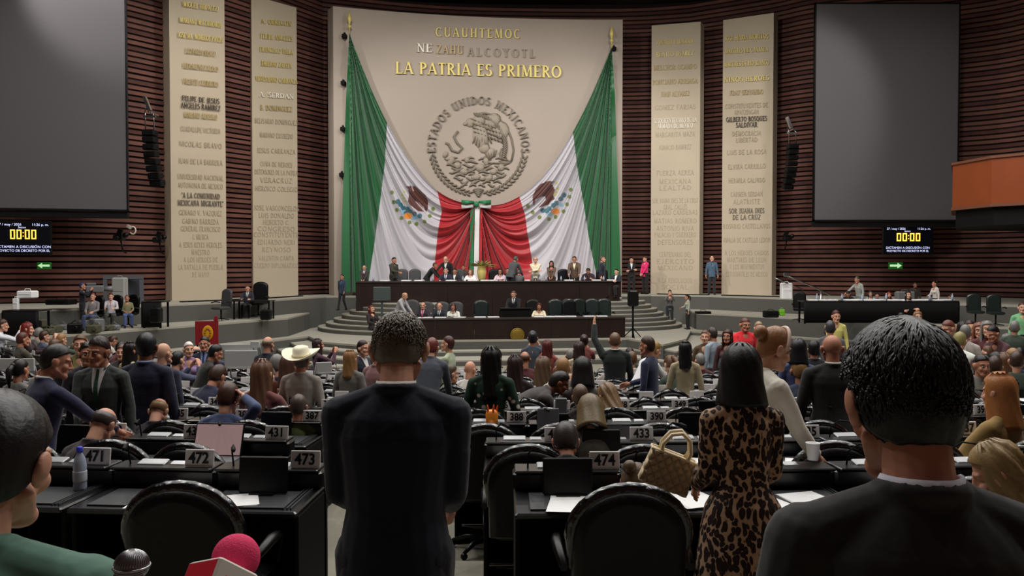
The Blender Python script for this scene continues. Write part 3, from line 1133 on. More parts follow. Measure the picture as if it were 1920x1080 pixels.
clock(plan(-8, 27.4), plan(99, 27.8), 1.9 + 22 * 27.6 / FPX, 1.9 + 87 * 27.6 / FPX, 'black display showing 00:00 in amber below the left screen')
clock(plan(1653, 34), plan(1749, 34), 1.9 + 22.5 * 34 / FPX, 1.9 + 78 * 34 / FPX, 'black display showing 00:00 in amber below the right screen')
M_exit = mat('green lit sign', (14, 60, 18), .5, emit=(20, 96, 26), es=.5)
M_exitw = mat('pale lit arrow', (190, 235, 180), .5, emit=(190, 235, 180), es=.7)
for (px, py, d, sg, lab) in ((83, 498, 28.2, -1, 'small green exit sign with white arrow pointing left under the left clock'), (1679, 498, 34.6, 1, 'small green exit sign with white arrow pointing right under the right clock')):
    r = empty('exit_sign', pt(px, py, d), 0, lab, 'sign')
    k = d / FPX
    mb = MB()
    mb.box((0, 0, 0), (26 * k, .06, 13 * k), bev=.01)
    mb.build('sign_box', M_exit, r)
    mb = MB()
    Mx = Matrix.Translation((0, -.034, 0))
    mb.extr([(sg * -11 * k, 2 * k), (sg * 3 * k, 2 * k), (sg * 3 * k, 5 * k), (sg * 11 * k, 0), (sg * 3 * k, -5 * k), (sg * 3 * k, -2 * k), (sg * -11 * k, -2 * k)], Mx, .01)
    mb.build('arrow', M_exitw, r)

# line-array loudspeakers hung beside the screens
for (px, d, yt, yb, lab) in ((281, 29.4, 243, 346, 'hanging black speaker array by the left projection screen'), (1486, 35.6, 270, 352, 'hanging black speaker array by the right projection screen')):
    k = d / FPX
    r = empty('speaker_array', pt(px, yt, d), 0, lab, 'loudspeaker', 'hanging speaker arrays')
    nbx = 8
    hh = (yb - yt) * k / nbx
    for i in range(nbx):
        mb = MB()
        cz = -(i + .5) * hh
        off = .012 * i * i
        mb.box((0, off, cz), (.42, .4, hh * .9), rx=R(2 * i), bev=.03)
        for q in range(3):
            mb.box((0, off - .21, cz + (q - 1) * hh * .25), (.36, .02, hh * .1))
        mb.build('speaker_box', M_blackm, r)
    mb = MB()
    mb.tube([(-.15, 0, 0), (-.15, 0, .5), (-.2, .1, .75)], .02, 6)
    mb.tube([(.15, 0, 0), (.13, 0, .5), (-.05, .1, .75)], .02, 6)
    mb.box((-.12, .1, .9), (.1, .16, .5), ry=R(-22))
    mb.box((0, 0, .45), (.42, .08, .06))
    mb.box((0, .3, .6), (.05, .8, .05))
    mb.build('hanging_bracket', M_chrome, r)
# small cameras and lamps clamped to the brick wall
for (px, py, d, lab) in ((224, 446, 29, 'black camera on a wall arm, between the left clock and the first slab'), (297, 450, 31, 'small dark camera beside the edge of the outer left slab'), (1476, 447, 37, 'small black camera clamped on the brick wall beside the outer right slab')):
    mb = MB()
    c = Vector((0, 0, 0))
    mb.box(c, (.34, .3, .2), bev=.03)
    mb.cyl((0, -.15, 0), (0, -.28, -.02), .07, .08, 12)
    mb.tube([(0, .1, -.1), (0, .25, -.45), (0, .5, -.5)], .03, 6)
    mb.box((-.02, .1, .2), (.16, .12, .2), ry=.4)
    mb.ell((.22, 0, .1), (.09, .09, .09))
    tag(mb.build('wall_camera', M_black, None, pt(px, py, d)), lab, 'camera')
mb = MB()
for a in range(9):
    t = R(-120 + a * 30)
    pass
mb.tube([(.1 * math.cos(R(a)), 0, .13 * math.sin(R(a))) for a in range(-150, 160, 30)], .025, 6)
mb.box((-.12, 0, .12), (.16, .1, .1), ry=.5)
tag(mb.build('wall_lamp', mat('white enamel', (214, 204, 190), .4), None, pt(249, 432, 29.2)), 'small white ring lamp on the brick wall right of the left wall camera', 'lamp')
# orange balcony
bal = empty('balcony', (17.5, 27, 3.6), 0, 'orange wooden balcony box high on the right wall', 'balcony')
PB = [(14.62, 28.4), (14.9, 26.6), (15.5, 25.8), (17.5, 25.1), (21.3, 24.7), (21.3, 31.5), (16, 31)]
mb = MB()
mb.prism([(x - 17.5, y - 27) for x, y in PB], .25, 1.66)
mb.build('balcony_front', M_orange, bal)
mb = MB()
mb.prism([(x - 17.5, y - 27) for x, y in grow(PB, 1.012, 19, 29)], 1.66, 1.74)
mb.prism([(x - 17.5, y - 27) for x, y in grow(PB, 1.012, 19, 29)], .16, .25)
mb.build('balcony_rail', mat('brown rail', (110, 66, 46), .5), bal)
mb = MB()
mb.prism([(x - 17.5, y - 27) for x, y in grow(PB, .97, 19, 29)], -.4, .16)
mb.build('balcony_underside', M_blackm, bal)
# ------------------------------------------------------------------ hall chairs
M_teal = mat('dark green black leather', (24, 34, 32), .35, coat=.3)


def arch(w, z0, z1, hz, n=14):
    """outline of an arch-topped back: half width w, springing z1-hz, top z1"""
    pts = [(-w, z0)]
    for i in range(n + 1):
        a = PI - PI * i / n
        pts.append((w * math.cos(a), (z1 - hz) + hz * math.sin(a)))
    pts.append((w, z0))
    return pts


def back_y(z):
    return -.2 - .16 * max(0, z - .45)


def chair_shapes(w=.262, top=1.0):
    sh = {}
    mb = MB()
    rings = []
    for ins, yo in ((.05, -.045), (.012, -.03), (0, 0), (.012, .035), (.06, .05)):
        rings.append([Vector((x, back_y(z) + yo, z)) for x, z in arch(w - .02 - ins, .44 + ins * .4, top - .03 - ins, .2 - ins * .5)])
    mb.rings(rings, True)
    sh['backrest'] = mb
    mb = MB()
    o = arch(w - .022, .62, top - .03, .2)
    mb.tube([(x, back_y(z) + .02, z) for x, z in o], [.012] + [.034] * (len(o) - 2) + [.012], 8)
    sh['rolled_rim'] = mb
    mb = MB()
    mb.box((0, .06, .46), (.5, .5, .1), bev=.035)
    sh['seat'] = mb
    for s in (-1, 1):
        mb = MB()
        mb.tube([(s * .27, -.2, .62), (s * .29, .02, .66), (s * .28, .2, .64), (s * .25, .22, .5)], [.02, .026, .024, .018], 6)
        sh['armrest' + ('' if s < 0 else '_')] = mb
    mb = MB()
    mb.cyl((0, .04, .08), (0, .04, .42), .03, .03, 8)
    sh['column'] = mb
    mb = MB()
    for i in range(5):
        a = R(72 * i + 18)
        mb.tube([(0, .04, .1), (.16 * math.cos(a), .04 + .16 * math.sin(a), .09), (.27 * math.cos(a), .04 + .27 * math.sin(a), .05)], [.024, .02, .014], 5)
        mb.ell((.27 * math.cos(a), .04 + .27 * math.sin(a), .027), .027, 6, 5)
    sh['star_base'] = mb
    return sh


_c = chair_shapes()
CH_ME = {}
for k_, mb in _c.items():
    me = mb.mesh(k_.strip('_'))
    me.materials.append({'rolled_rim': M_rim, 'backrest': M_leather, 'seat': M_leather, 'column': M_chrome}.get(k_, M_black))
    CH_ME[k_] = me
mbj = MB()
for k_, mb in _c.items():
    mbj.cur = 1 if k_ == 'rolled_rim' else 0
    if k_ in ('armrest', 'armrest_'):
        continue
    mbj.add(mb.v, mb.f, True)
ME_FAR = mbj.mesh('hall_chair')
ME_FAR.materials.append(M_leather)
ME_FAR.materials.append(M_rim)


def hall_chair(loc, rz, label, near=True, s=1.0, name='hall_chair', group='black leather chairs of the seating rows'):
    if near:
        r = empty(name, loc, rz, label, 'chair', group)
        for k_, me in CH_ME.items():
            link(k_.strip('_'), me, r)
    else:
        r = link(name, ME_FAR, None, loc, rz)
        tag(r, label, 'chair', group)
    r.scale = (s, s, s)
    return r


# ------------------------------------------------------------------ desks
DW = .56
M_desk = mat('black desk laminate', (17, 17, 19), .3, spec=.5, coat=.2)
M_deskg = mat('charcoal desk insert', (62, 64, 66), .35)
M_cons = mat('silver console plate', (150, 152, 154), .3, metal=.5)


def desk_shapes():
    sh = {}
    mb = MB()
    mb.box((0, .25, .73), (DW - .01, .5, .03), bev=.008)
    sh['desk_top'] = (mb, M_desk)
    mb = MB()
    mb.box((0, .2, .749), (DW - .16, .3, .008))
    for i in range(3):
        mb.box((DW / 2 - .045 - .018 * i, .24, .75), (.006, .4, .012))
    sh['desk_insert'] = (mb, M_deskg)
    mb = MB()
    mb.box((0, .53, .42), (DW - .01, .03, .82))
    sh['modesty_panel'] = (mb, M_blackm)
    for s in (-1, 1):
        mb = MB()
        mb.box((s * (DW / 2 - .02), .27, .36), (.025, .46, .71), bev=.005)
        sh['side_panel' + ('' if s < 0 else '_')] = (mb, M_blackm)
    mb = MB()
    mb.box((0, .48, .79), (DW, .13, .1), bev=.015)
    mb.box((0, .46, .848), (DW - .02, .17, .016), bev=.005)
    sh['ledge'] = (mb, M_desk)
    mb = MB()
    mb.box((-.08, .47, .862), (.15, .07, .014), rx=R(12), bev=.004)
    mb.box((.06, .47, .86), (.08, .05, .01), rx=R(12), bev=.003)
    sh['console'] = (mb, M_cons)
    mb = MB()
    mb.tube([(-.2, .46, .85), (-.2, .44, .93), (-.17, .38, .98), (-.14, .3, .985)], .005, 5)
    mb.cap((-.14, .3, .985), .011, (-.12, .25, .98), .011, 6)
    sh['microphone'] = (mb, M_blackm)
    return sh


_d = desk_shapes()
DK_ME = {}
for k_, (mb, m_) in _d.items():
    me = mb.mesh(k_.strip('_'))
    me.materials.append(m_)
    DK_ME[k_] = me
mbj = MB()
_ml = [M_desk, M_deskg, M_blackm, M_cons]
for k_, (mb, m_) in _d.items():
    mbj.cur = _ml.index(m_)
    mbj.add(mb.v, mb.f, False)
ME_DFAR = mbj.mesh('delegate_desk')
for m_ in _ml:
    ME_DFAR.materials.append(m_)
mb = MB()
mb.box((0, 0, .046), (.155, .012, .088), rx=R(-8), bev=.003)
ME_PLATE = mb.mesh('number_plate')
ME_PLATE.materials.append(M_plate)
mb = MB()
mb.box((0, 0, .1), (.25, .018, .185), rx=R(-6), bev=.006)
mb.box((0, -.01, .01), (.12, .08, .012))
ME_MON = mb.mesh('flip_screen')
ME_MON.materials.append(M_black)


def delegate_desk(loc, rz, num, near, label):
    if near:
        r = empty('delegate_desk', loc, rz, label, 'desk', 'black desks of the seating rows')
        for k_, me in DK_ME.items():
            link(k_.strip('_'), me, r)
    else:
        r = link('delegate_desk', ME_DFAR, None, loc, rz)
        tag(r, label, 'desk', 'black desks of the seating rows')
    if num:
        p = link('number_plate', ME_PLATE, r, (DW / 2 - .085, .425, .855))
        if near or num in NUM_ROWS:
            T = Matrix.Translation((0, -.013, .046)) @ Matrix.Rotation(R(-8), 4, 'X')
            put_text(str(num), .08, T, M_ink, p, 'digits', sx=.9, ext=.001, bold=.0022)
    return r


def seat_frame(k, s):
    """k row, s metres along the arc; returns desk origin (user edge centre) and heading"""
    r = CY - (3.96 + 1.2 * k)
    a = s / r
    return Vector((CX + r * math.sin(a), CY - r * math.cos(a), tier_z(k))), a


A0 = {0: 0.0, 1: -.19, 2: -.45}
E0 = {0: -1.0, 1: -1.5, 2: -1.55}
FIRSTN = {0: 473, 1: 431, 2: 387, 3: 345, 4: 303, 5: 262, 6: 222, 7: 184, 8: 147, 9: 113, 10: 80, 11: 49, 12: 24}
NUM_ROWS = set()
ORD = ['front-of-camera', 'second', 'third', 'fourth', 'fifth', 'sixth', 'seventh', 'eighth', 'ninth', 'tenth', 'eleventh', 'twelfth', 'thirteenth']
ORDN = ['nearest', 'second', 'third', 'fourth', 'fifth', 'sixth', 'seventh', 'eighth', 'ninth', 'tenth', 'eleventh', 'twelfth', 'thirteenth', 'fourteenth', 'fifteenth', 'sixteenth', 'seventeenth', 'eighteenth', 'nineteenth', 'twentieth', 'twenty-first', 'twenty-second', 'twenty-third', 'twenty-fourth', 'twenty-fifth', 'twenty-sixth']
SEATS = []
nchair = 0


def in_view(p, m=90):
    if p[1] < 1:
        return False
    px = 960 + FPX * p[0] / p[1]
    return -m < px < 1920 + m


for k in range(11):
    a0 = A0.get(k, -.45 - .13 * (k - 2))
    e0 = E0.get(k, -1.55 - .13 * (k - 2))
    for side in (1, -1):
        blk, i = 0, 0
        s_edge = a0 if side > 0 else e0
        while i < 22:
            gap = (.85 if side > 0 else .85) * (i // 10) if k < 9 else .7 * (i // 7)
            s = s_edge + side * (DW / 2 + .008 + i * (DW + .012) + gap)
            p, a = seat_frame(k, s)
            ok = in_view(p, 120) and not any(inside((p.x, p.y), q) for q in (P_LAND, P_LOWL, P_LOWR, P_UP)) and abs(a) < R(52)
            if ok:
                num = FIRSTN[k] + (1 + i if side > 0 else -i)
                near = k <= 3
                sd = 'right' if side > 0 else 'left'
                SEATS.append((k, side, i, p, a, num))
                if k <= 3:
                    NUM_ROWS.add(num)
                rowp = ORDN[k]
                if k <= 2:
                    w9 = ORDN[i].replace('nearest', 'first')
                    dl = 'black desk with plate %d, %s row, %s %s of the aisle' % (num, rowp, w9, sd)
                    cl = 'black arch-backed leather chair at desk %d, %s row, %s %s of the aisle' % (num, rowp, w9, sd)
                else:
                    dl = 'black desk in the %s row back from the camera, %s %s of the aisle' % (rowp, ORDN[i], sd)
                    cl = 'black arched chair in the %s row from the camera, %s %s of the aisle' % (rowp, ORDN[i], sd)
                delegate_desk(p, a, None if (k == 0 and side > 0 and i in (1, 2)) else num, near, dl)
                u = Vector((-math.sin(a), math.cos(a), 0))
                rt = Vector((math.cos(a), math.sin(a), 0))
                jx, jy, jr = rnd.uniform(-.06, .06), rnd.uniform(-.05, .05), rnd.uniform(-.16, .16)
                if k == 0 and i == 0:
                    jx, jy, jr = (.2, -.06, 0) if side > 0 else (-.09, -.06, 0)
                c = p - u * (.10 - jy) + rt * jx
                if not (k == 0 and (side > 0 and i in (1, 2) or side < 0 and i in (1, 2))):
                    hall_chair((c.x, c.y, p.z), a + jr, cl, near)
                    nchair += 1
            i += 1
print('seats', nchair)

# flip screens on some desks
for (k, side, i, p, a, num) in SEATS:
    if k <= 4 and ((k and rnd.random() < .3) or (k == 0 and i == 0)):
        off = Matrix.Translation(p) @ Matrix.Rotation(a, 4, 'Z') @ Matrix.Translation((-.08 if k else (.015 if side < 0 else -.005), .36 if k else .3, .748))
        o = link('flip_screen', ME_MON)
        o.matrix_world = off
        tag(o, 'black upright screen on a desk in the %s row, %s %s of the aisle' % (ORDN[k], ORDN[i], 'right' if side > 0 else 'left'), 'monitor', 'black screens on the desks')

# ------------------------------------------------------------------ dais desks


def front_line(name, A, B, z0, z1, depth, label, bow=.25):
    A, B = Vector(A), Vector(B)
    n_ = 12
    t = (B - A).normalized()
    nb = Vector((-t.y, t.x))
    fr = [A + (B - A) * i / n_ - nb * bow * (1 - (2 * i / n_ - 1) ** 2) for i in range(n_ + 1)]
    r = tag(empty(name, ((A.x + B.x) / 2, (A.y + B.y) / 2, z0)), label, 'desk')
    o = Vector((r.location.x, r.location.y))
    bk = [p + nb * .06 for p in fr]
    for i in range(0, n_, 2):
        q = [fr[i] - o, fr[i + 1] - o, fr[i + 2] - o, bk[i + 2] - o, bk[i + 1] - o, bk[i] - o]
        mb = MB()
        g = t * .008
        q[0] = q[0] + g
        q[5] = q[5] + g
        mb.prism([tuple(v) for v in q], 0, z1 - z0 - .05)
        mb.build('front_panel', M_darkwood, r)
    mb = MB()
    top = [p - nb * .05 - o for p in fr] + [p + nb * depth - o for p in fr[::-1]]
    mb.prism([tuple(v) for v in top], z1 - z0 - .05, z1 - z0)
    mb.build('desk_top', mat('dark desk top edge', (60, 50, 46), .35), r)
    for s_, e in ((A, 1), (B, -1)):
        mb = MB()
        q = [s_ - o, s_ - o + t * .05 * e, s_ - o + t * .05 * e + nb * depth, s_ - o + nb * depth]
        mb.prism([tuple(v) for v in q], 0, z1 - z0 - .05)
        mb.build('side_panel', M_darkwood, r)
    return r, fr, nb


UD, UFR, UN = front_line('presidium_desk', (-6.1, 33.3), (4.48, 35.0), -.6, 1.33, .8, 'long dark wooden upper presidium desk under the flags, people seated behind it', .15)
LD, LFR, LN = front_line('secretaries_desk', (-4.0, 29.2), (4.03, 30.35), -1.12, .12, .75, 'long dark wooden lower desk with round brass medallion on its front', .15)
mb = MB()
Mx = Matrix.Translation(Vector((.185, 29.53, -.47)) - Vector(LD.location)) @ Matrix.Rotation(math.atan2(1.15, 8.03), 4, 'Z') @ Matrix.Rotation(PI / 2, 4, 'X')
mb.lathe([(.25, -.02), (.25, .02), (.22, .035), (.21, .02), (.2, .03), (.1, .045), (.01, .05)], 28, (0, 0, 0), None)
for i in range(18):
    a = 2 * PI * i / 18
    mb.ell((.16 * math.cos(a), .16 * math.sin(a), .035), (.02, .02, .012), 6, 4)
o = mb.build('brass_medallion', M_olive, LD)
o.matrix_local = Mx
# speakers' podium
pod = empty('speaker_podium', (.12, 30.35, -.62), R(8), 'black boxy podium in front of the man in black suit on the lower dais', 'podium')
mb = MB()
mb.box((0, 0, .5), (1.1, .5, 1.0), bev=.03)
mb.build('podium_body', M_black, pod)
mb = MB()
mb.box((0, -.02, 1.02), (1.16, .56, .05), rx=R(-6), bev=.01)
mb.build('podium_top', M_desk, pod)
mb = MB()
for s_ in (-.12, .12):
    mb.tube([(s_, .1, 1.04), (s_ * .8, .12, 1.16), (s_ * .5, .18, 1.24)], .008, 5)
    mb.ell((s_ * .5, .18, 1.25), .02, 6, 5)
mb.build('microphone', M_blackm, pod)


# executive chairs with tall backs
def exec_shapes():
    mb = MB()
    rings = []
    for ins, yo in ((.04, -.05), (.01, -.035), (0, 0), (.015, .04), (.06, .055)):
        rings.append([Vector((x, -.24 - .1 * (z - .5) + yo, z)) for x, z in arch(.25 - ins, .46 + ins, 1.16 - ins, .14 - ins * .5, 10)])
    mb.rings(rings, True)
    mb.box((0, .02, .47), (.52, .5, .11), bev=.04)
    mb.cur = 1
    for s in (-1, 1):
        mb.tube([(s * .28, -.2, .66), (s * .3, 0, .69), (s * .29, .18, .66)], .024, 6)
    mb.cyl((0, 0, .08), (0, 0, .42), .03, .03, 8)
    for i in range(5):
        a = R(72 * i)
        mb.tube([(0, 0, .09), (.28 * math.cos(a), .28 * math.sin(a), .05)], [.022, .016], 5)
    return mb


_e = exec_shapes().mesh('office_chair')
M_greychair = mat('grey green chair leather', (70, 80, 78), .4, coat=.3)
EX_ME = {}
for nm, m_ in (('teal', M_teal), ('grey', mat('dark grey chair fabric', (66, 66, 66), .6)), ('black', M_leather)):
    c = _e.copy()
    c.materials.append(m_)
    c.materials.append(M_black)
    EX_ME[nm] = c


def exec_chair(px, d, z, rz, kind, label, s=1.0, group='tall backed office chairs on the stage'):
    x = (px - 960) / FPX * d
    o = link('office_chair', EX_ME[kind], None, (x, d, z), rz)
    o.scale = (s, s, s)
    return tag(o, label, 'chair', group)


TH = R(180 + 9)
for px, d, kd, lab in ((905, 31.2, 'teal', 'empty dark green chair in the middle of the lower dais'), (1044, 32.2, 'teal', 'empty dark chair just right of the woman in cream on the lower dais'), (1070, 32.5, 'teal', 'empty dark chair in the back line above the grey nameplate, lower dais'),
                       (1091, 32.6, 'teal', 'third empty dark chair right of the woman in cream, lower dais'), (1112, 32.7, 'teal', 'second dark chair from the right end of the lower dais'), (1135, 32.8, 'teal', 'dark chair at the right end of the lower dais'),
                       (1071, 31.4, 'black', 'dark chair closest to the desk among the empty ones, lower dais'), (999, 31.9, 'black', 'dark chair behind the woman in cream jacket, lower dais'),
                       (770, 31.5, 'grey', 'dark chair behind the man in grey leaning at left of lower dais'), (800, 31.6, 'grey', 'chair behind the man in pink tie, lower dais'), (828, 31.6, 'grey', 'chair behind the bald man in dark suit, lower dais'), (856, 31.6, 'grey', 'chair behind the long haired woman, lower dais')):
    exec_chair(px, d, Z_LAND, TH + rnd.uniform(-.2, .2), kd, lab, 1.12 if 'empty' in lab or 'dark chair' in lab else 1.05)
for px, lab in ((753, 'grey chair behind upper desk beside the standing man in olive'), (779, 'second grey chair left on the upper dais'), (862, 'grey chair behind the seated woman in white, upper dais'), (928, 'dark chair beside the eagle stand, upper dais'),
                (966, 'chair between the seated woman in pink and the standing aide, upper dais'), (1059, 'empty dark chair left of the man in brown suit, upper dais'), (1130, 'dark chair at the right end of the upper dais')):
    exec_chair(px, 35.5, Z_UP, TH + rnd.uniform(-.2, .2), 'grey' if px < 870 else 'black', lab)

# monitors and loudspeakers flanking the desks
mb = MB()
mb.box((0, 0, 1.55), (.62, .08, .5), bev=.02)
mb.box((0, .1, 1.0), (.08, .08, .8))
mb.box((0, .05, .02), (.6, .5, .04))
tag(mb.build('stage_monitor', M_greychair, None, ((716 - 960) / FPX * 30.4, 30.4, Z_LAND), R(8)), 'dark grey monitor on a stand at the left end of the lower dais', 'monitor')
r = empty('loudspeaker_stand', ((1187 - 960) / FPX * 30.2, 30.2, Z_LAND), 0, 'black loudspeaker on a thin pole at the right end of the lower desk', 'loudspeaker')
mb = MB()
mb.cyl((0, 0, 0), (0, 0, 1.15), .035, .035, 8)
for i in range(3):
    a = R(120 * i + 30)
    mb.tube([(0, 0, .35), (.35 * math.cos(a), .35 * math.sin(a), .02)], .018, 5)
mb.build('pole', M_blackm, r)
mb = MB()
mb.box((0, 0, 1.4), (.36, .34, .56), bev=.04)
mb.build('speaker_box', M_black, r)

# vase / eagle crest between the flags behind the chair of the presidium
r = empty('flower_arrangement', pt(903, 500, 36.3), 0, 'pale plant arrangement behind the middle of the upper desk, below the ribbon', 'plant')
mb = MB()
mb.lathe([(.1, -.6), (.16, -.5), (.2, -.2), (.16, -.02), (.19, 0)], 12)
mb.build('pot', M_gold, r)
mb = MB()
for i in range(60):
    a, e = rnd.uniform(0, 2 * PI), rnd.uniform(.1, 1.3)
    L_ = rnd.uniform(.35, .7)
    t = Vector((math.cos(a) * math.cos(e) * 1.2, math.sin(a) * math.cos(e) * .5, math.sin(e) * .6)) * L_
    w_ = Vector((-math.sin(a), math.cos(a), .3)) * .035
    mb.add([(0, 0, 0), t * .5 + w_, t + Vector((0, 0, -.05)), t * .5 - w_], [(0, 1, 2, 3)])
tag(mb.build('leaves', mat('pale leaf', (150, 142, 80), .6), r), kind='stuff')
# ------------------------------------------------------------------ people: bodies
TMP = bpy.data.scenes.new('workbench')


def remesh(mb, vox, smooth=4, adaptive=0.0):
    """union the shapes into one continuous skin; returns (verts, faces)"""
    me = mb.mesh('body')
    o = bpy.data.objects.new('body', me)
    TMP.collection.objects.link(o)
    m = o.modifiers.new('r', 'REMESH')
    m.mode = 'VOXEL'
    m.voxel_size = vox
    if smooth:
        s = o.modifiers.new('s', 'SMOOTH')
        s.iterations = smooth
        s.factor = .5
    with bpy.context.temp_override(scene=TMP, view_layer=TMP.view_layers[0]):
        dg = bpy.context.evaluated_depsgraph_get()
    dg.update()
    ev = o.evaluated_get(dg)
    m2 = ev.to_mesh()
    n = len(m2.vertices)
    vs = np.empty(n * 3, dtype=np.float32)
    m2.vertices.foreach_get('co', vs)
    nl = len(m2.loops)
    li = np.empty(nl, dtype=np.int32)
    m2.loops.foreach_get('vertex_index', li)
    ls = np.empty(len(m2.polygons), dtype=np.int32)
    m2.polygons.foreach_get('loop_total', ls)
    ev.to_mesh_clear()
    bpy.data.objects.remove(o)
    bpy.data.meshes.remove(me)
    fs = []
    c = 0
    li = li.tolist()
    for t in ls.tolist():
        fs.append(tuple(li[c:c + t]))
        c += t
    return vs.reshape(-1, 3), fs


def make_mesh(name, parts, mats=()):
    vs = np.concatenate([p[0] for p in parts])
    fs = []
    o = 0
    mi = []
    for idx, p in enumerate(parts):
        fs += [tuple(i + o for i in f) for f in p[1]]
        o += len(p[0])
    me = bpy.data.meshes.new(name)
    me.from_pydata(vs.tolist(), [], fs)
    me.polygons.foreach_set('use_smooth', [True] * len(fs))
    me.materials.append(None)
    me.update()
    return me


def ik(a, t, l1, l2, pole):
    a, t = Vector(a), Vector(t)
    d = t - a
    L_ = min(d.length, (l1 + l2) * .995)
    d.normalize()
    t2 = a + d * L_
    x = (l1 * l1 - l2 * l2 + L_ * L_) / (2 * L_)
    h = math.sqrt(max(0, l1 * l1 - x * x))
    p = Vector(pole) - d * Vector(pole).dot(d)
    p.normalize()
    return a + d * x + p * h, t2


# pose: pelvis height, lean, twist, hands, head pitch/yaw, seated
POSES = dict(
    stand=dict(hr=(.27, .04, .80), hl=(-.27, .06, .80)),
    lookdown=dict(hr=(.15, .27, 1.0), hl=(-.15, .27, 1.0), hp=24, pole=(0, -1, -.5), px=.1),
    cup=dict(hr=(.12, .34, .95), hl=(-.24, .05, .85), hp=20),
    clasp=dict(hr=(.06, .24, .92), hl=(-.05, .25, .93), hp=8),
    folded=dict(hr=(-.13, .24, 1.16), hl=(.13, .25, 1.12), hp=2),
    phone=dict(hr=(.09, .34, 1.48), hl=(-.07, .34, 1.48), hp=-3),
    wave=dict(hr=(.3, .2, 1.92), hl=(-.25, .1, .85)),
    wavel=dict(hl=(-.3, .2, 1.88), hr=(.25, .1, .85)),
    reach=dict(hr=(.28, .5, 1.02), hl=(-.25, .1, .85), lean=10, hp=12),
    reachl=dict(hl=(-.42, .42, 1.0), hr=(.25, .1, .85), lean=12, hp=10),
    glass=dict(hr=(.04, .34, 1.08), hl=(-.27, .05, .82), hp=6, lean=2),
    desk=dict(hr=(.2, .45, .84), hl=(-.2, .45, .84), lean=22, hp=10),
    bend=dict(hr=(.2, .72, .72), hl=(-.18, .7, .74), lean=58, hp=0),
    walk=dict(hr=(.25, -.12, .85), hl=(-.24, .22, .88), walk=1),
    sit=dict(sit=1, hr=(.17, .4, .76), hl=(-.17, .4, .76), hp=6),
    sitback=dict(sit=1, hr=(.12, .28, .66), hl=(-.12, .28, .66), lean=-8),
    write=dict(sit=1, hr=(.14, .46, .78), hl=(-.16, .42, .78), lean=22, hp=26),
    slump=dict(sit=1, hr=(.2, .5, .78), hl=(-.2, .5, .78), lean=34, hp=20),
    sithead=dict(sit=1, hr=(.16, .1, 1.2), hl=(-.18, .42, .78), lean=12, hp=14),
    sitphone=dict(sit=1, hr=(.07, .36, 1.1), hl=(-.07, .36, 1.08), hp=8),
    sitshoot=dict(sit=1, hr=(.08, .3, 1.28), hl=(-.08, .33, 1.2), hp=0),
)
for v_ in POSES.values():
    v_.setdefault('lean', 0)
    v_.setdefault('hp', 0)
HEADZ = .68


def skel(pose, sex='m', hyaw=0, hpitch=None, lean=None):
    q = POSES[pose]
    S = {}
    sit = q.get('sit')
    pz = .53 if sit else .95
    S['pel'] = Vector((0, 0, pz))
    ln = q['lean'] if lean is None else lean
    Mt = Matrix.Translation((0, 0, pz)) @ Matrix.Rotation(R(-ln), 4, 'X')
    S['Mt'] = Mt
    sw = .175 if sex == 'm' else .155
    T = lambda x, y, z: Mt @ Vector((x, y, z))
    S['sh'] = [T(-sw, 0, .455), T(sw, 0, .455)]
    S['neck'] = T(0, -.012, .50)
    hp = q['hp'] if hpitch is None else hpitch
    nk = T(0, 0, .56)
    keep = max(-ln * .55, -40)
    S['Mh'] = Matrix.Translation(nk) @ Matrix.Rotation(R(-ln - keep - hp), 4, 'X') @ Matrix.Rotation(R(hyaw), 4, 'Z') @ Matrix.Translation((0, .025, .098))
    S['head'] = S['Mh'] @ Vector((0, 0, 0))
    pole = q.get('pole', (0, -.5, -1))
    S['arm'] = []
    for s, key, i in ((-1, 'hl', 0), (1, 'hr', 1)):
        e, w = ik(S['sh'][i], q[key], .285, .26, (s * q.get('px', .55), pole[1], pole[2]))
        S['arm'].append((S['sh'][i], e, w, s))
    S['leg'] = []
    for s in (-1, 1):
        h = Vector((s * .09, 0, pz - .03))
        if sit:
            k = Vector((s * .13, .42, .50))
            a = Vector((s * .13, .40 + .04 * s, .09))
        elif q.get('walk'):
            k = Vector((s * .09, .1 if s > 0 else .02, .5))
            a = Vector((s * .09, .22 if s > 0 else -.2, .1))
        else:
            k = Vector((s * .105, .015, .5))
            a = Vector((s * .12, -.01, .09))
        S['leg'].append((h, k, a, s))
    return S


def xell(mb, M, c, r, n=14, m=10):
    mb.ell(M @ Vector(c), r, n, m, M.to_3x3())


def xcap(mb, M, a, ra, b, rb_, n=10):
    mb.cap(M @ Vector(a), ra, M @ Vector(b), rb_, n)


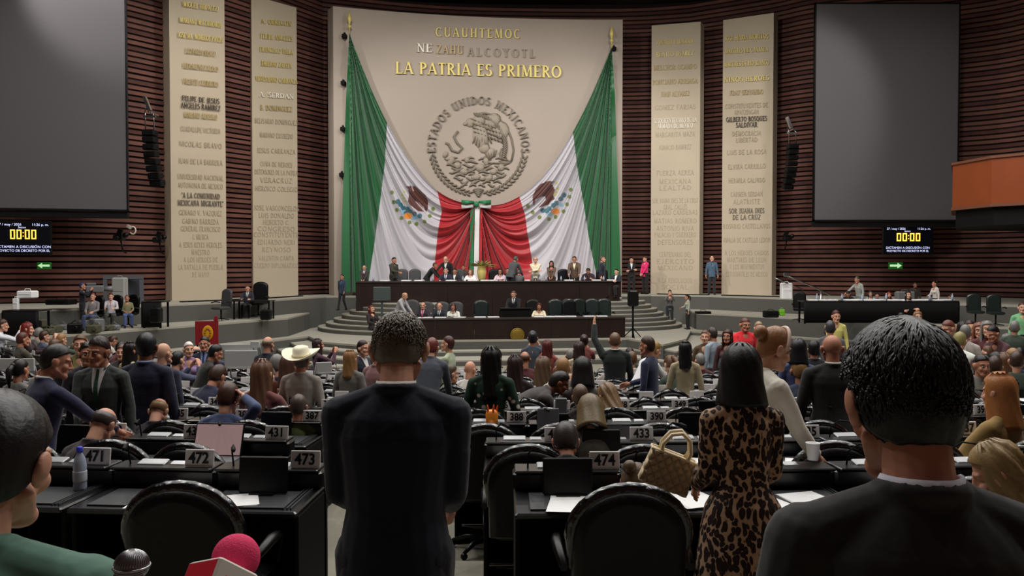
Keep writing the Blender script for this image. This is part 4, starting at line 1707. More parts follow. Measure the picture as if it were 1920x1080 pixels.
def head_shapes(M, sex='m'):
    mb = MB()
    xell(mb, M, (0, -.012, .035), (.074, .093, .095), 20, 14)
    xell(mb, M, (0, .02, -.035), (.06, .07, .078), 16, 10)
    xcap(mb, M, (-.022, .072, -.09), .026 if sex == 'm' else .02, (.022, .072, -.09), .026 if sex == 'm' else .02)
    xcap(mb, M, (0, .088, .02), .011, (0, .108, -.022), .014)
    for s in (-1, 1):
        xcap(mb, M, (s * .012, .1, -.025), .009, (s * .016, .094, -.026), .009, 8)
        xell(mb, M, (s * .04, .06, -.022), (.026, .026, .028), 10, 8)
        xcap(mb, M, (s * .012, .081, .038), .0105, (s * .05, .064, .036), .0095, 8)
        xell(mb, M, (s * .081, -.01, -.004), (.011, .025, .035), 10, 8)
        xell(mb, M, (s * .091, -.02, .008), (.008, .021, .027), 10, 8)
        xcap(mb, M, (s * .052, .0, -.05), .022, (s * .025, .07, -.088), .02, 8)
    xcap(mb, M, (-.02, .086, -.052), .009, (.02, .086, -.052), .009, 8)
    xcap(mb, M, (-.018, .083, -.064), .01, (.018, .083, -.064), .01, 8)
    xcap(mb, M, (0, -.03, -.04), .052, (0, -.035, -.13), .052 if sex == 'm' else .044, 14)
    return mb


def hand_shapes(w, d, s, palm=None, n=7):
    """hand at wrist w pointing along d; s = side; fingers curled a little"""
    mb = MB()
    d = d.normalized()
    nrm = Vector(palm) if palm else Vector((-s, .1, -.35))
    nrm = (nrm - d * nrm.dot(d)).normalized()
    sd = d.cross(nrm).normalized() * s
    for k in range(4):
        off = sd * (.027 - .018 * k) * -1
        base = w + d * .075 + off
        mb.cap(w + d * .015 + off * .7, .014, base, .0125, n)
        L_ = (.062, .072, .068, .052)[k]
        m1 = base + (d * .9 + nrm * .35).normalized() * L_ * .5
        m2 = m1 + (d * .55 + nrm * .8).normalized() * L_ * .45
        mb.cap(base, .0105, m1, .0092, n)
        mb.cap(m1, .0092, m2, .0078, n)
    th0 = w + d * .025 - sd * .028
    th1 = th0 + (d * .75 - sd * .65 + nrm * .35).normalized() * .04
    th2 = th1 + (d * .9 + nrm * .35).normalized() * .03
    mb.cap(th0, .015, th1, .012, n)
    mb.cap(th1, .0115, th2, .009, n)
    mb.cap(w - d * .02, .024, w + d * .03, .023, n + 3)
    return mb


BODY = {}


def body(pose, sex='m', lod='m', hyaw=0, hpitch=None, lean=None, kind='suit'):
    key = (pose, sex, lod, hyaw, hpitch, lean, kind)
    if key in BODY:
        return BODY[key]
    S = skel(pose, sex, hyaw, hpitch, lean)
    Mt, Mh = S['Mt'], S['Mh']
    vb = {'h': .007, 'm': .012, 'f': .018}[lod]
    vh = {'h': .0038, 'm': .0065, 'f': .011}[lod]
    parts = [remesh(head_shapes(Mh, sex), vh, 3)]
    mb = MB()
    mb.cap(S['neck'], .055 if sex == 'm' else .046, Mh @ Vector((0, -.03, -.08)), .053 if sex == 'm' else .044, 12)
    mb.cap(Mt @ Vector((-.07, 0, .40)), .05, Mt @ Vector((.07, 0, .40)), .05)
    for (a, e, w, s) in S['arm']:
        mb.cap(a - Vector((s * .02, 0, .03)), .034, e, .034)
        mb.cap(e, .037, w, .025)
        mb.cap(Mt @ Vector((s * .07, 0, .39)), .05, a - Vector((s * .03, 0, .035)), .034)
    mb.cap(Mt @ Vector((0, 0, .42)), .09, Mt @ Vector((0, 0, .05)), .09)
    parts.append(remesh(mb, vb, 2))
    for (a, e, w, s) in S['arm']:
        hs = hand_shapes(w, w - e, s)
        parts.append(remesh(hs, .0045 if lod != 'f' else .007, 1))
    res = {'skin': make_mesh('body', parts)}
    # clothing
    thick = {'suit': 1.0, 'shirt': .9, 'blouse': .92, 'tunic': .94}[kind]
    w_ = (1.0 if sex == 'm' else .88) * thick
    mb = MB()
    if kind == 'tunic':
        thick = .92
    prof = [(-.02 if POSES[pose].get('sit') else -.15, .178, .118, 0), (.0, .172, .12, 0), (.12, .152, .112, .0), (.25, .168, .118, .004), (.36, .186, .118, .0), (.425, .17, .1, -.008), (.47, .13, .08, -.012), (.505, .09, .066, -.014), (.53, .066, .062, -.014)]
    if kind == 'tunic':
        prof = [(-.42, .29, .2, 0), (-.25, .26, .185, 0), (-.08, .235, .165, 0), (.02, .212, .15, 0)] + prof[2:]
    rings = []
    for z, hw, hd, yc in prof:
        if sex == 'f' and z < .05:
            hw *= 1.06
        rings.append([Mt @ Vector((w_ * hw * math.copysign(abs(math.cos(2 * PI * j / 20)) ** .8, math.cos(2 * PI * j / 20)), yc + w_ * hd * math.sin(2 * PI * j / 20), z)) for j in range(20)])
    mb.rings(rings, True)
    if sex == 'f':
        for s in (-1, 1):
            xell(mb, Mt, (s * .07, .085, .31), (.06, .05, .06))
    for (a, e, w, s) in S['arm']:
        t_ = thick
        mb.cap(Mt @ Vector((s * .08, -.005, .44)), .062 * t_, Mt @ Vector((s * (S['sh'][1] - S['pel']).length * 0 + s * (.16 if sex == 'm' else .14), 0, .422)), .062 * t_, 12)
        mb.cap(Mt @ Vector((s * .045, -.02, .5)), .045 * t_, Mt @ Vector((s * (.15 if sex == 'm' else .13), -.01, .455)), .05 * t_, 12)
        mb.cap(a - Vector((0, 0, .02)), .063 * t_, a.lerp(e, .5), .056 * t_, 12)
        mb.cap(a.lerp(e, .5), .058 * t_, e, .05 * t_, 12)
        wc = e.lerp(w, .9)
        mb.tube([e - (e - w).normalized() * -.0, e.lerp(w, .45), wc], [.05 * t_, .047 * t_, .039 * t_], 12)
        mb.ell(e, .05 * t_)
    if kind == 'suit':   # collar roll and lapel bulk
        ringp = [Mt @ Vector((.062 * math.cos(a), -.016 + .06 * math.sin(a), .53 - .03 * max(0, math.sin(a)) * 1.5)) for a in [2 * PI * j / 16 for j in range(16)]]
        mb.tube(ringp, .016, 6, closed=True)
    res['top'] = make_mesh('top', [remesh(mb, vb, 3)])
    mb = MB()
    for (h, k, a, s) in S['leg']:
        mb.cap(h, .098, k, .066, 12)
        mb.tube([k, k.lerp(a, .5), a + Vector((0, 0, .0))], [.068, .062, .056], 12)
        mb.ell(k, .066)
    mb.ell(S['pel'], (.165, .115, .12))
    res['legs'] = make_mesh('legs', [remesh(mb, vb * 1.2, 3)])
    mb = MB()
    for (h, k, a, s) in S['leg']:
        mb.cap(Vector((a.x, a.y - .05, .045)), .042, Vector((a.x + s * .015, a.y + .14, .035)), .034, 10)
        mb.cap(Vector((a.x, a.y, .06)), .045, Vector((a.x, a.y, .11)), .045, 10)
    res['shoe'] = make_mesh('shoe', [remesh(mb, .014, 2)])
    res['S'] = S
    res['bvh'] = None
    BODY[key] = res
    return res


def clip_noise(p, f, a):
    return a * noise.noise(Vector(p) * f)


def hair_mesh(style, lod='m'):
    key = ('hair', style, lod)
    if key in BODY:
        return BODY[key]
    NA, NT = {'h': (72, 30), 'm': (28, 12), 'f': (20, 8)}[lod]
    mb = MB()

    def cap_hair(th, front=34, side=6, back=-34, thtop=None, NA=NA, NT=NT, rough=.05, shrink=.86):
        thtop = th if thtop is None else thtop
        rings = []
        for j in range(NT + 2):
            ring = []
            for i in range(NA):
                az = 2 * PI * i / NA   # 0 = front (+y)
                c = math.cos(az)
                if c > 0:
                    em = side + (front - side) * c ** .7
                else:
                    em = side + (back - side) * min(1, (-c) ** .5 * 1.15)
                t = min(1, j / NT)
                el = R(90 - t * (90 - em))
                k = 1 + (thtop + (th - thtop) * t)
                k *= 1 + rough * .5 * noise.noise(Vector((math.sin(az) * 3, math.cos(az) * 3, t * 4)))
                k += rough * .35 * math.sin(az * 23 + 5 * t) * t * (1 - t) * 2
                if j > NT:
                    k = shrink
                ce, se = math.cos(el), math.sin(el)
                if el < 0:
                    ce = 1 - (1 - ce) * .4
                ring.append(Vector((.077 * k * ce * math.sin(az), -.012 + .096 * k * ce * math.cos(az), .035 + .098 * k * se)))
            rings.append(ring)
        mb.rings(rings, True, True)

    def curtain(L_, flare=1.05, a0=62, th=.03, z0=.075, r0=1.12, wave=.006):
        rings = []
        n = 16 if lod == 'h' else 11
        for i in range(NA + 1):
            az = R(a0) + (2 * PI - 2 * R(a0)) * i / NA
            ring = []
            for j in range(n + 1):
                t = j / n
                z = z0 - t * L_
                k = r0 + (flare - 1) * t - .12 * max(0, t - .75) * 2
                if z > .03:
                    k *= math.sqrt(max(.02, 1 - ((z - .03) / .128) ** 2))
                if L_ > .25:
                    k -= .25 * max(0, math.sin(t * PI)) * .7
                w = wave * math.sin(az * 9 + t * 9)
                ring.append(Vector(((.08 * k + w) * math.sin(az), -.014 + (.098 * k + w) * math.cos(az), z)))
            for j in range(n, -1, -1):
                t = j / n
                z = z0 - t * (L_ - .01)
                k = (r0 + (flare - 1) * t) - th / .08
                if z > .03:
                    k *= math.sqrt(max(.02, 1 - ((z - .03) / .14) ** 2))
                ring.append(Vector((.08 * k * math.sin(az), -.014 + .098 * k * math.cos(az), z)))
            rings.append(ring)
        mb.rings(rings, True, True)
    if style in ('short', 'short2'):
        cap_hair(.07 if style == 'short' else .12, 36, 2, -72, .16 if style == 'short' else .26, shrink=.9)
    elif style == 'crop':
        cap_hair(.045, 34, 6, -60, .09, shrink=.92)
    elif style == 'fringe':      # balding crown
        rings = []
        for j, (el, k) in enumerate(((28, .9), (26, 1.05), (5, 1.07), (-20, 1.05), (-32, .9))):
            ring = []
            for i in range(NA + 1):
                az = R(70) + R(220) * i / NA
                ce, se = math.cos(R(el)), math.sin(R(el))
                ring.append(Vector((.077 * k * ce * math.sin(az), -.012 + .096 * k * ce * math.cos(az), .035 + .098 * k * se)))
            rings.append(ring)
        mb.rings(rings, True, False, closed=False)
    elif style == 'bald':
        return None
    elif style in ('long', 'wavy'):
        cap_hair(.14, 34, 2, -30, .2)
        curtain(.39, 1.14, 60, .03, z0=.152, r0=1.26, wave=.004 if style == 'long' else .012)
    elif style == 'vlong':
        cap_hair(.14, 34, 2, -30, .2)
        curtain(.53, 1.12, 66, .03, z0=.152, r0=1.26)
    elif style == 'bob':
        cap_hair(.2, 34, 0, -30, .24)
        curtain(.3, 1.3, 50, .04, z0=.152, r0=1.29, wave=.002)
    elif style == 'bun':
        cap_hair(.09, 34, 2, -66, .14)
        mb.ell((0, -.125, .07), (.045, .04, .045))
    elif style == 'pony':
        cap_hair(.08, 34, 2, -66, .12)
        mb.ell((0, -.12, .06), (.028, .03, .03))
        mb.tube([(0, -.12, .06), (0, -.17, 0), (0, -.165, -.1), (0, -.14, -.2)], [.025, .035, .03, .008], 8)
    me = mb.mesh('hair')
    me.materials.append(None)
    BODY[key] = me
    return me


def locks_mesh(n=700, seed=3, L0=.05, L1=.09, r=.0032, lift=1.2, part=0):
    """combed wet-looking locks lying over the skull, one hair mesh"""
    q = random.Random(seed)
    mb = MB()
    C = Vector((0, -.012, .035))
    for i in range(n):
        az = q.uniform(0, 2 * PI)
        el = R(q.uniform(-64, 88))
        p = Vector((math.cos(el) * math.sin(az), math.cos(el) * math.cos(az), math.sin(el)))
        if p.y > .55 and p.z < .3:
            continue
        if p.z < .12 and p.y > -.15:
            continue
        # flow: away from the crown, down and a bit to one side
        crown = Vector((.15, -.35, .92)).normalized()
        t = (p - crown * p.dot(crown))
        if t.length < 1e-3:
            continue
        t.normalize()
        side = p.cross(t)
        t = (t + side * (.55 * math.sin(az * 3 + i % 5) + .25)).normalized()
        L_ = q.uniform(L0, L1) / .09
        pts, rad = [], []
        steps = 10
        for j in range(steps):
            f = j / (steps - 1)
            d = (p + t * L_ * f + side * .05 * math.sin(f * 4 + i)).normalized()
            k = lift + .035 * math.sin(f * PI) + q.uniform(-.01, .01)
            pts.append(C + Vector((d.x * .077 * k, d.y * .096 * k, d.z * .098 * k)))
            rad.append(r * (.5 + 1.1 * math.sin(PI * min(1, f * .85 + .12))))
        mb.tube(pts, rad, 4, True, True)
    return mb


def cmat(rgb, kind='cloth'):
    nm = {'cloth': 'woven cloth', 'skin': 'skin tone', 'hair': 'hair strands', 'leather': 'shoe leather'}[kind] + ' %d %d %d' % tuple(rgb)
    if kind == 'cloth':
        return mat(nm, rgb, .85, noise_s=12, noise_a=.08, bump=.35, bump_s=9, sheen=.15)
    if kind == 'skin':
        return mat(nm, rgb, .5, spec=.35, noise_s=14, noise_a=.06)
    if kind == 'hair':
        return mat(nm, rgb, .42, noise_s=30, noise_a=.25, bump=.1, bump_s=90)
    return mat(nm, rgb, .4)


def setm(o, m):
    o.material_slots[0].link = 'OBJECT'
    o.material_slots[0].material = m


def front_patch(key, B, outline, off, name):
    """a cloth panel lying on the front of the garment: outline(v)->(x0,x1,z) in torso space"""
    k = ('patch', key, name)
    if k in BODY:
        return BODY[k]
    if B['bvh'] is None:
        me = B['top']
        B['bvh'] = BVHTree.FromPolygons([v.co.copy() for v in me.vertices], [tuple(p.vertices) for p in me.polygons])
    Mt = B['S']['Mt']
    d = (Mt.to_3x3() @ Vector((0, -1, 0))).normalized()
    rings = []
    for j in range(9):
        x0, x1, z = outline(j / 8)
        row = []
        for i in range(5):
            x = x0 + (x1 - x0) * i / 4
            o = Mt @ Vector((x, .4, z))
            h = B['bvh'].ray_cast(o, d, .6)
            p = h[0] if h[0] is not None else Mt @ Vector((x, .05, z))
            row.append(p - d * off)
        rings.append(row)
    mb = MB()
    mb.rings(rings, True, False, closed=False)
    n = len(mb.v)
    vs = [Vector(v) for v in mb.v]
    mb.add([v + d * (off + .004) for v in vs], [f[::-1] for f in mb.f[:]], True)
    me = mb.mesh(name)
    me.materials.append(None)
    BODY[k] = me
    return me


def eye_mesh():
    k = 'eyes'
    if k in BODY:
        return BODY[k]
    mb = MB()
    for s in (-1, 1):
        mb.cur = 0
        mb.ell((s * .031, .076, .014), (.0135, .0115, .0085), 10, 8)
        mb.cur = 1
        mb.ell((s * .031, .0845, .013), (.0055, .005, .0058), 8, 6)
        mb.cap((s * .017, .087, .023), .0016, (s * .045, .077, .023), .0016, 5)
    me = mb.mesh('eyes')
    me.materials.append(mat('eye white', (210, 200, 192), .3))
    me.materials.append(mat('dark iris', (24, 16, 12), .3))
    mb = MB()
    for s in (-1, 1):
        mb.tube([(s * .014, .095, .037), (s * .032, .089, .043), (s * .053, .072, .038)], [.0022, .0032, .0015], 5)
    me2 = mb.mesh('eyebrows')
    me2.materials.append(mat('eyebrow hair', (34, 24, 18), .8))
    mb = MB()
    mb.tube([(-.022, .09, -.056), (-.008, .0965, -.053), (.008, .0965, -.053), (.022, .09, -.056)], [.002, .005, .005, .002], 6)
    mb.tube([(-.02, .09, -.058), (0, .0955, -.064), (.02, .09, -.058)], [.002, .0055, .002], 6)
    me3 = mb.mesh('lips')
    me3.materials.append(mat('lip skin', (150, 84, 76), .45))
    BODY[k] = (me, me2, me3)
    return BODY[k]


SKINS = dict(a=(206, 152, 126), b=(186, 128, 102), c=(214, 164, 138), d=(132, 84, 62))
NPEOPLE = 0
ZREP = []


def person(label, px, yt, d, pose='stand', h=0, top=(30, 32, 40), legs=(24, 24, 28), hair=('short', (24, 18, 16)), skin='b', sex='m', kind='suit',
           shirt=None, tie=None, lod='m', face=None, group=None, hyaw=0, hpitch=None, lean=None, zf=None, smin=.8, smax=1.12, wide=1.0, lanyard=False, topm=None, hairme=None, col=None):
    """h: heading, 0 looks to the stage, 180 looks to the camera, 90 looks to the viewer's right"""
    global NPEOPLE
    NPEOPLE += 1
    B = body(pose, sex, lod, hyaw, hpitch, lean, kind)
    S = B['S']
    htop = (S['Mh'] @ Vector((0, -.012, .15))).z
    q = pt(px, yt, d)
    rz = R(-h)
    z0 = zf
    s = 1.0
    for it in range(3):
        off = Matrix.Rotation(rz, 3, 'Z') @ Vector((S['head'].x, S['head'].y, 0)) * s
        x, y = q.x - off.x, q.y - off.y
        zz = floor_z(x, y) if zf is None else zf
        s = max(smin, min(smax, (q.z - zz) / htop))
        if s in (smin, smax):
            ZREP.append((label[:30], round((q.z - zz) / htop, 2)))
    r = empty('person', (x, y, zz), rz, label, 'person', group)
    r.scale = (s * wide, s * wide, s)
    o = link('body', B['skin'], r)
    setm(o, cmat(SKINS[skin], 'skin'))
    tn = 'jacket' if kind == 'suit' else ('shirt' if kind == 'shirt' else 'blouse')
    o = link(tn, B['top'], r)
    setm(o, topm or cmat(top))
    o = link('trousers', B['legs'], r)
    setm(o, cmat(legs))
    o = link('shoes', B['shoe'], r)
    setm(o, cmat((18, 16, 15), 'leather'))
    key = (pose, sex, lod, hyaw, hpitch, lean, kind)
    fc = face if face is not None else (120 < (h + 360) % 360 < 240)
    hm = hairme or hair_mesh(hair[0], lod)
    if hm:
        o = link('hair', hm, r)
        o.matrix_local = S['Mh']
        setm(o, cmat(hair[1], 'hair'))
    if fc:
        for me, nm in zip(eye_mesh(), ('eyes', 'eyebrows', 'lips')):
            o = link(nm, me, r)
            o.matrix_local = S['Mh']
    if shirt:
        me = front_patch(key, B, lambda v: (-.058 * (1 - v) ** .8 - .002, .058 * (1 - v) ** .8 + .002, .525 - .30 * v), .004, 'shirt_front')
        o = link('shirt_front', me, r)
        setm(o, cmat(shirt))
    if tie:
        me = front_patch(key, B, lambda v: (-.012 - .012 * v, .012 + .012 * v, .515 - .30 * v), .012, 'necktie')
        o = link('necktie', me, r)
        setm(o, cmat(tie))
    if shirt or col:
        k = ('collar', key)
        if k not in BODY:
            mb = MB()
            Mt = S['Mt']
            rings = []
            for j in range(20):
                a = 2 * PI * j / 20
                fr = max(0, math.sin(a))
                z = .527 - .035 * fr
                rings.append([Mt @ Vector((.0585 * math.cos(a), -.015 + .062 * math.sin(a), z)), Mt @ Vector((.055 * math.cos(a), -.015 + .056 * math.sin(a), z + .022)), Mt @ Vector((.0615 * math.cos(a), -.015 + .064 * math.sin(a), z + .024)), Mt @ Vector((.066 * math.cos(a), -.015 + .069 * math.sin(a), z + .004))])
            rings.append(rings[0])
            mb.rings(rings, True, False)
            me = mb.mesh('collar')
            me.materials.append(None)
            BODY[k] = me
        o = link('shirt_collar', BODY[k], r)
        setm(o, cmat(col or shirt))
    if lanyard:
        me = front_patch(key, B, lambda v: (-.006, .006, .5 - .2 * v), .01, 'lanyard')
        o = link('lanyard', me, r)
        setm(o, cmat((60, 130, 190) if lanyard is True else lanyard))
    return r, S, s
# ------------------------------------------------------------------ the people in the picture
BK, BR, GY = (16, 13, 13), (62, 40, 28), (120, 116, 112)
DN, NAVY, CH = (20, 22, 30), (30, 34, 62), (44, 44, 46)
W_ = (226, 224, 220)
AUD = 189


def phone_for(r, S, s, label, both=True, lit=True):
    """a phone held up in the hands"""
    p = (S['arm'][1][2] + S['arm'][0][2]) / 2 if both else S['arm'][1][2]
    p = p + Vector((0, .03, .09))
    q = r.matrix_basis @ p
    o = empty('smartphone', q, r.rotation_euler.z, label, 'phone', 'phones held up')
    mb = MB()
    mb.box((0, .004, 0), (.085, .01, .17), bev=.004)
    mb.build('case', M_black, o)
    mb = MB()
    mb.box((0, -.003, 0), (.075, .003, .155))
    mb.build('lit_screen', mat('lit phone screen', (210, 215, 225), .3, emit=(215, 220, 235), es=.8), o)


# upper presidium (level .65)
U = dict(group='people along the upper dais', wide=1.15)
person('bald man in dark suit and tie standing at left end of upper dais', 683, 497, 35.0, 'clasp', AUD, (60, 52, 54), hair=('fringe', GY), skin='a', shirt=W_, tie=(90, 30, 40), smin=.7, **U)
person('dark haired man in olive jacket standing by grey chair on upper dais', 739, 482, 35.6, 'glass', 125, (62, 60, 50), hair=('short', BK), skin='b', **U)
person('man in black suit bending over the desk, upper dais left of centre', 814, 492, 35.3, 'bend', 100, (22, 22, 24), hair=('short', BR), skin='b', lean=32, **U)
person('tall grey haired man in black standing behind the bending man, upper dais', 836, 480, 36.1, 'reach', 200, (20, 20, 22), hair=('fringe', GY), skin='c', shirt=W_, **U)
person('seated grey haired man in navy suit and white shirt, upper dais', 836, 502, 34.7, 'sit', AUD, (28, 30, 52), hair=('crop', GY), skin='c', shirt=W_, tie=(60, 60, 90), **U)
person('seated man in dark suit just left of the woman in white, upper dais', 853, 503, 35.6, 'sit', AUD + 6, (26, 26, 30), hair=('short', BK), skin='b', shirt=W_, **U)
person('man in brown jacket standing behind the woman in white, upper dais', 869, 497, 36.2, 'clasp', AUD, (70, 50, 44), hair=('short', BR), skin='b', smin=.7, **U)
person('long haired blonde woman in white seated at upper dais', 882, 504, 34.6, 'sit', AUD, (236, 232, 228), hair=('long', (120, 82, 52)), skin='c', sex='f', kind='blouse', **U)
person('dark haired woman in pale pink seated right of centre, upper dais', 938, 503, 34.7, 'sit', AUD, (214, 188, 196), hair=('long', BK), skin='b', sex='f', kind='blouse', **U)
person('man in dark suit seated behind the woman in pale pink, upper dais', 952, 502, 36, 'sit', AUD - 10, (26, 26, 30), hair=('short', BK), skin='b', **U)
person('grey haired aide in charcoal seen from behind, leaning at upper dais', 966, 480, 34.5, 'desk', 40, (70, 72, 74), hair=('short', (70, 70, 70)), skin='b', zf=.65, **U)
person('woman in grey sweater seated low beside the leaning aide, upper dais', 972, 505, 34.4, 'sit', 350, (96, 98, 100), hair=('crop', (90, 90, 90)), skin='b', **U)
person('man in cream shirt and grey trousers standing at upper dais', 1004, 481, 35.3, 'folded', 185, (216, 206, 178), (120, 120, 112), ('fringe', GY), 'a', kind='shirt', **U)
person('black haired woman in brown dress bending slightly, upper dais right', 1034, 489, 35.3, 'clasp', 190, (96, 72, 60), (60, 44, 38), ('long', BK), 'b', 'f', 'blouse', smin=.7, **U)
person('man in brown suit and cream shirt standing, upper dais right', 1077, 480, 35.4, 'desk', AUD, (92, 72, 58), hair=('short', BR), skin='b', shirt=(226, 214, 186), lean=6, **U)
person('small seated person with dark hair and plum top, upper dais right', 1103, 503, 35.4, 'write', AUD, (58, 46, 56), hair=('short', BK), skin='b', **U)
person('man in navy suit turned sideways at right end of upper dais', 1130, 480, 35.7, 'stand', 110, (26, 32, 48), hair=('crop', (90, 70, 56)), skin='a', **U)
person('seated man in dark suit at far right end of upper dais', 1156, 504, 35.2, 'sit', 215, (30, 34, 44), hair=('short', BK), skin='c', shirt=W_, **U)
# lower dais
Lw = dict(group='people along the lower dais', wide=1.18)
person('grey haired man in light grey jacket leaning at left of lower dais', 757, 548, 30.9, 'desk', 110, (170, 168, 170), (60, 60, 64), ('fringe', (150, 130, 100)), 'a', lean=20, **Lw)
person('bald man with pink tie seated at lower dais', 793, 566, 30.5, 'sit', AUD, (44, 36, 46), hair=('fringe', GY), skin='a', shirt=(222, 160, 176), tie=(180, 60, 90), **Lw)
person('bald man in dark suit and white shirt seated at lower dais', 824, 567, 30.5, 'sit', AUD, (30, 30, 40), hair=('bald', GY), skin='a', shirt=W_, tie=(20, 20, 30), **Lw)
person('long haired woman in white sleeves seated with laptop at lower dais', 850, 569, 30.5, 'sit', AUD, (220, 220, 210), hair=('long', BR), skin='b', sex='f', kind='blouse', **Lw)
person('man in black suit, black tie and white shirt speaking behind the podium', 963, 545, 31.2, 'desk', AUD + 4, (18, 18, 20), hair=('short', (80, 60, 48)), skin='a', shirt=(240, 240, 240), tie=(14, 14, 16), lean=4, **Lw)
person('dark haired woman in cream jacket seated right of the podium', 1011, 568, 31.0, 'sit', AUD, (236, 222, 190), hair=('bob', (70, 30, 26)), skin='b', sex='f', kind='blouse', **Lw)
person('person in red top seated on the step at the left of the lower desk', 697, 572, 28.6, 'sitback', 130, (34, 24, 26), hair=('long', (90, 24, 22)), skin='c', sex='f', kind='blouse', smin=.7, **Lw)
# standing on and below the platforms
G = dict(group='people standing around the stage')
person('man in blue shirt and dark jacket walking down the left stairs', 641, 514, 33.2, 'walk', 200, (44, 58, 78), (22, 24, 30), ('short', BK), 'b', zf=.2, lanyard=(120, 160, 200), smin=.7, **G)
person('man in dark suit with arms folded, in shadow right of the central panel', 1184, 482, 38.9, 'folded', 185, (30, 26, 30), hair=('short', BK), skin='a', shirt=W_, smin=.8, **G)
person('woman in bright pink jacket by the third stone slab', 1209, 480, 38.7, 'clasp', 235, (226, 40, 108), (24, 22, 24), ('bun', BR), 'a', 'f', **G)
person('bald man in blue grey jacket with lanyard between the right slabs', 1335, 479, 37.8, 'stand', 185, (74, 98, 120), (40, 44, 50), ('bald', BK), 'c', lanyard=(180, 200, 220), shirt=(40, 60, 80), **G)
person('woman in dark dress holding a phone in front of the third slab', 1256, 543, 35.3, 'phone', 185, (88, 84, 84), (26, 32, 38), ('bun', BK), 'a', 'f', 'blouse', zf=-.62, hpitch=12, **G)
person('woman in pale grey sweater and black trousers facing left below third slab', 1288, 552, 34.3, 'glass', 265, (164, 168, 150), (18, 18, 20), ('pony', BK), 'b', 'f', 'blouse', zf=-.62, smin=.7, **G)
# right press table
T_ = dict(group='people around the right table')
person('man in grey shirt standing behind the right table facing left', 1607, 518, 29.2, 'reach', 245, (150, 154, 150), (120, 124, 120), ('short', (60, 70, 50)), 'b', kind='shirt', smin=.7, **T_)
person('grey haired man in dark suit seated at right table', 1562, 545, 29.2, 'sit', AUD, (50, 50, 60), hair=('short', (150, 140, 130)), skin='c', smin=.7, **T_)
person('seated person with dark hair beside the standing man, right table', 1590, 546, 29.3, 'write', 215, (34, 30, 34), hair=('short', BK), skin='b', smin=.7, **T_)
person('woman with long dark hair and pale top at right table', 1632, 545, 29.2, 'sit', AUD, (190, 186, 190), hair=('long', (50, 34, 40)), skin='c', sex='f', kind='blouse', smin=.7, **T_)
person('person in bright blue top behind the right table', 1645, 549, 29.8, 'sit', AUD, (44, 62, 150), hair=('short', BK), skin='b', kind='shirt', smin=.7, **T_)
person('red haired person in dark jacket seated at right table', 1667, 547, 29.2, 'sit', AUD, (50, 46, 48), hair=('bob', (130, 40, 36)), skin='a', sex='f', smin=.7, **T_)
person('woman in black vest and white sleeves standing before the right table', 1703, 545, 27.8, 'folded', 180, (200, 196, 196), (20, 20, 24), ('long', BK), 'c', 'f', 'blouse', smin=.7, **T_)
person('person in pale shirt standing at the right end of the table', 1752, 526, 28.8, 'glass', 260, (200, 190, 184), (40, 40, 46), ('bun', BK), 'b', 'f', 'blouse', smin=.7, **T_)
person('small dark figure standing in shadow behind the grey box, right table', 1716, 529, 30.2, 'stand', 180, (44, 34, 30), hair=('short', BK), skin='d', smin=.7, **T_)
person('person with orange glow on the face seated at far right of the table', 1782, 552, 29.2, 'write', 200, (36, 30, 32), hair=('short', BK), skin='a', smin=.7, **T_)
# left press corner
C_ = dict(group='press crew on the left platform', smin=.66)
person('cameraman in dark blue cap and shirt with arm raised to the camera', 155, 530, 25.6, 'phone', 80, (22, 22, 32), (20, 20, 26), ('short', (40, 60, 110)), 'b', kind='shirt', **C_)
person('photographer in grey checked shirt seated, leftmost of the seated three', 174, 549, 24.9, 'sitback', 175, (120, 114, 114), (60, 70, 100), ('short', (110, 50, 40)), 'a', kind='shirt', **C_)
person('middle seated photographer in white shirt with lanyard, left platform', 208, 549, 25.6, 'sit', 165, (196, 190, 196), (60, 60, 54), ('short', (60, 30, 40)), 'c', kind='shirt', lanyard=(180, 40, 50), **C_)
person('seated photographer in olive shirt and blue jeans, rightmost of the seated three', 238, 553, 26.0, 'sitback', 150, (120, 112, 80), (74, 92, 140), ('short', (90, 70, 50)), 'b', kind='shirt', **C_)
person('man in dark suit seated at the small desk on the upper left platform', 464, 534, 30.9, 'sit', 175, (36, 34, 48), hair=('short', BR), skin='a', shirt=W_, tie=(40, 40, 60), smin=.8, zf=Z_LOW)
person('person in white shirt seated at far left edge below the platform', 5, 590, 19.8, 'sitphone', 60, (214, 216, 222), (90, 110, 140), ('short', BR), 'a', kind='shirt', smin=.7)
person('red haired woman in dark top, seen in profile at far left', 52, 601, 18.6, 'sit', 70, (50, 28, 30), hair=('long', (120, 40, 36)), skin='c', sex='f', kind='blouse', smin=.7)
person('man in brown green jacket seated at far left, back turned', 43, 622, 15.8, 'sit', 40, (66, 62, 48), hair=('short', (80, 40, 30)), skin='b', smin=.7)

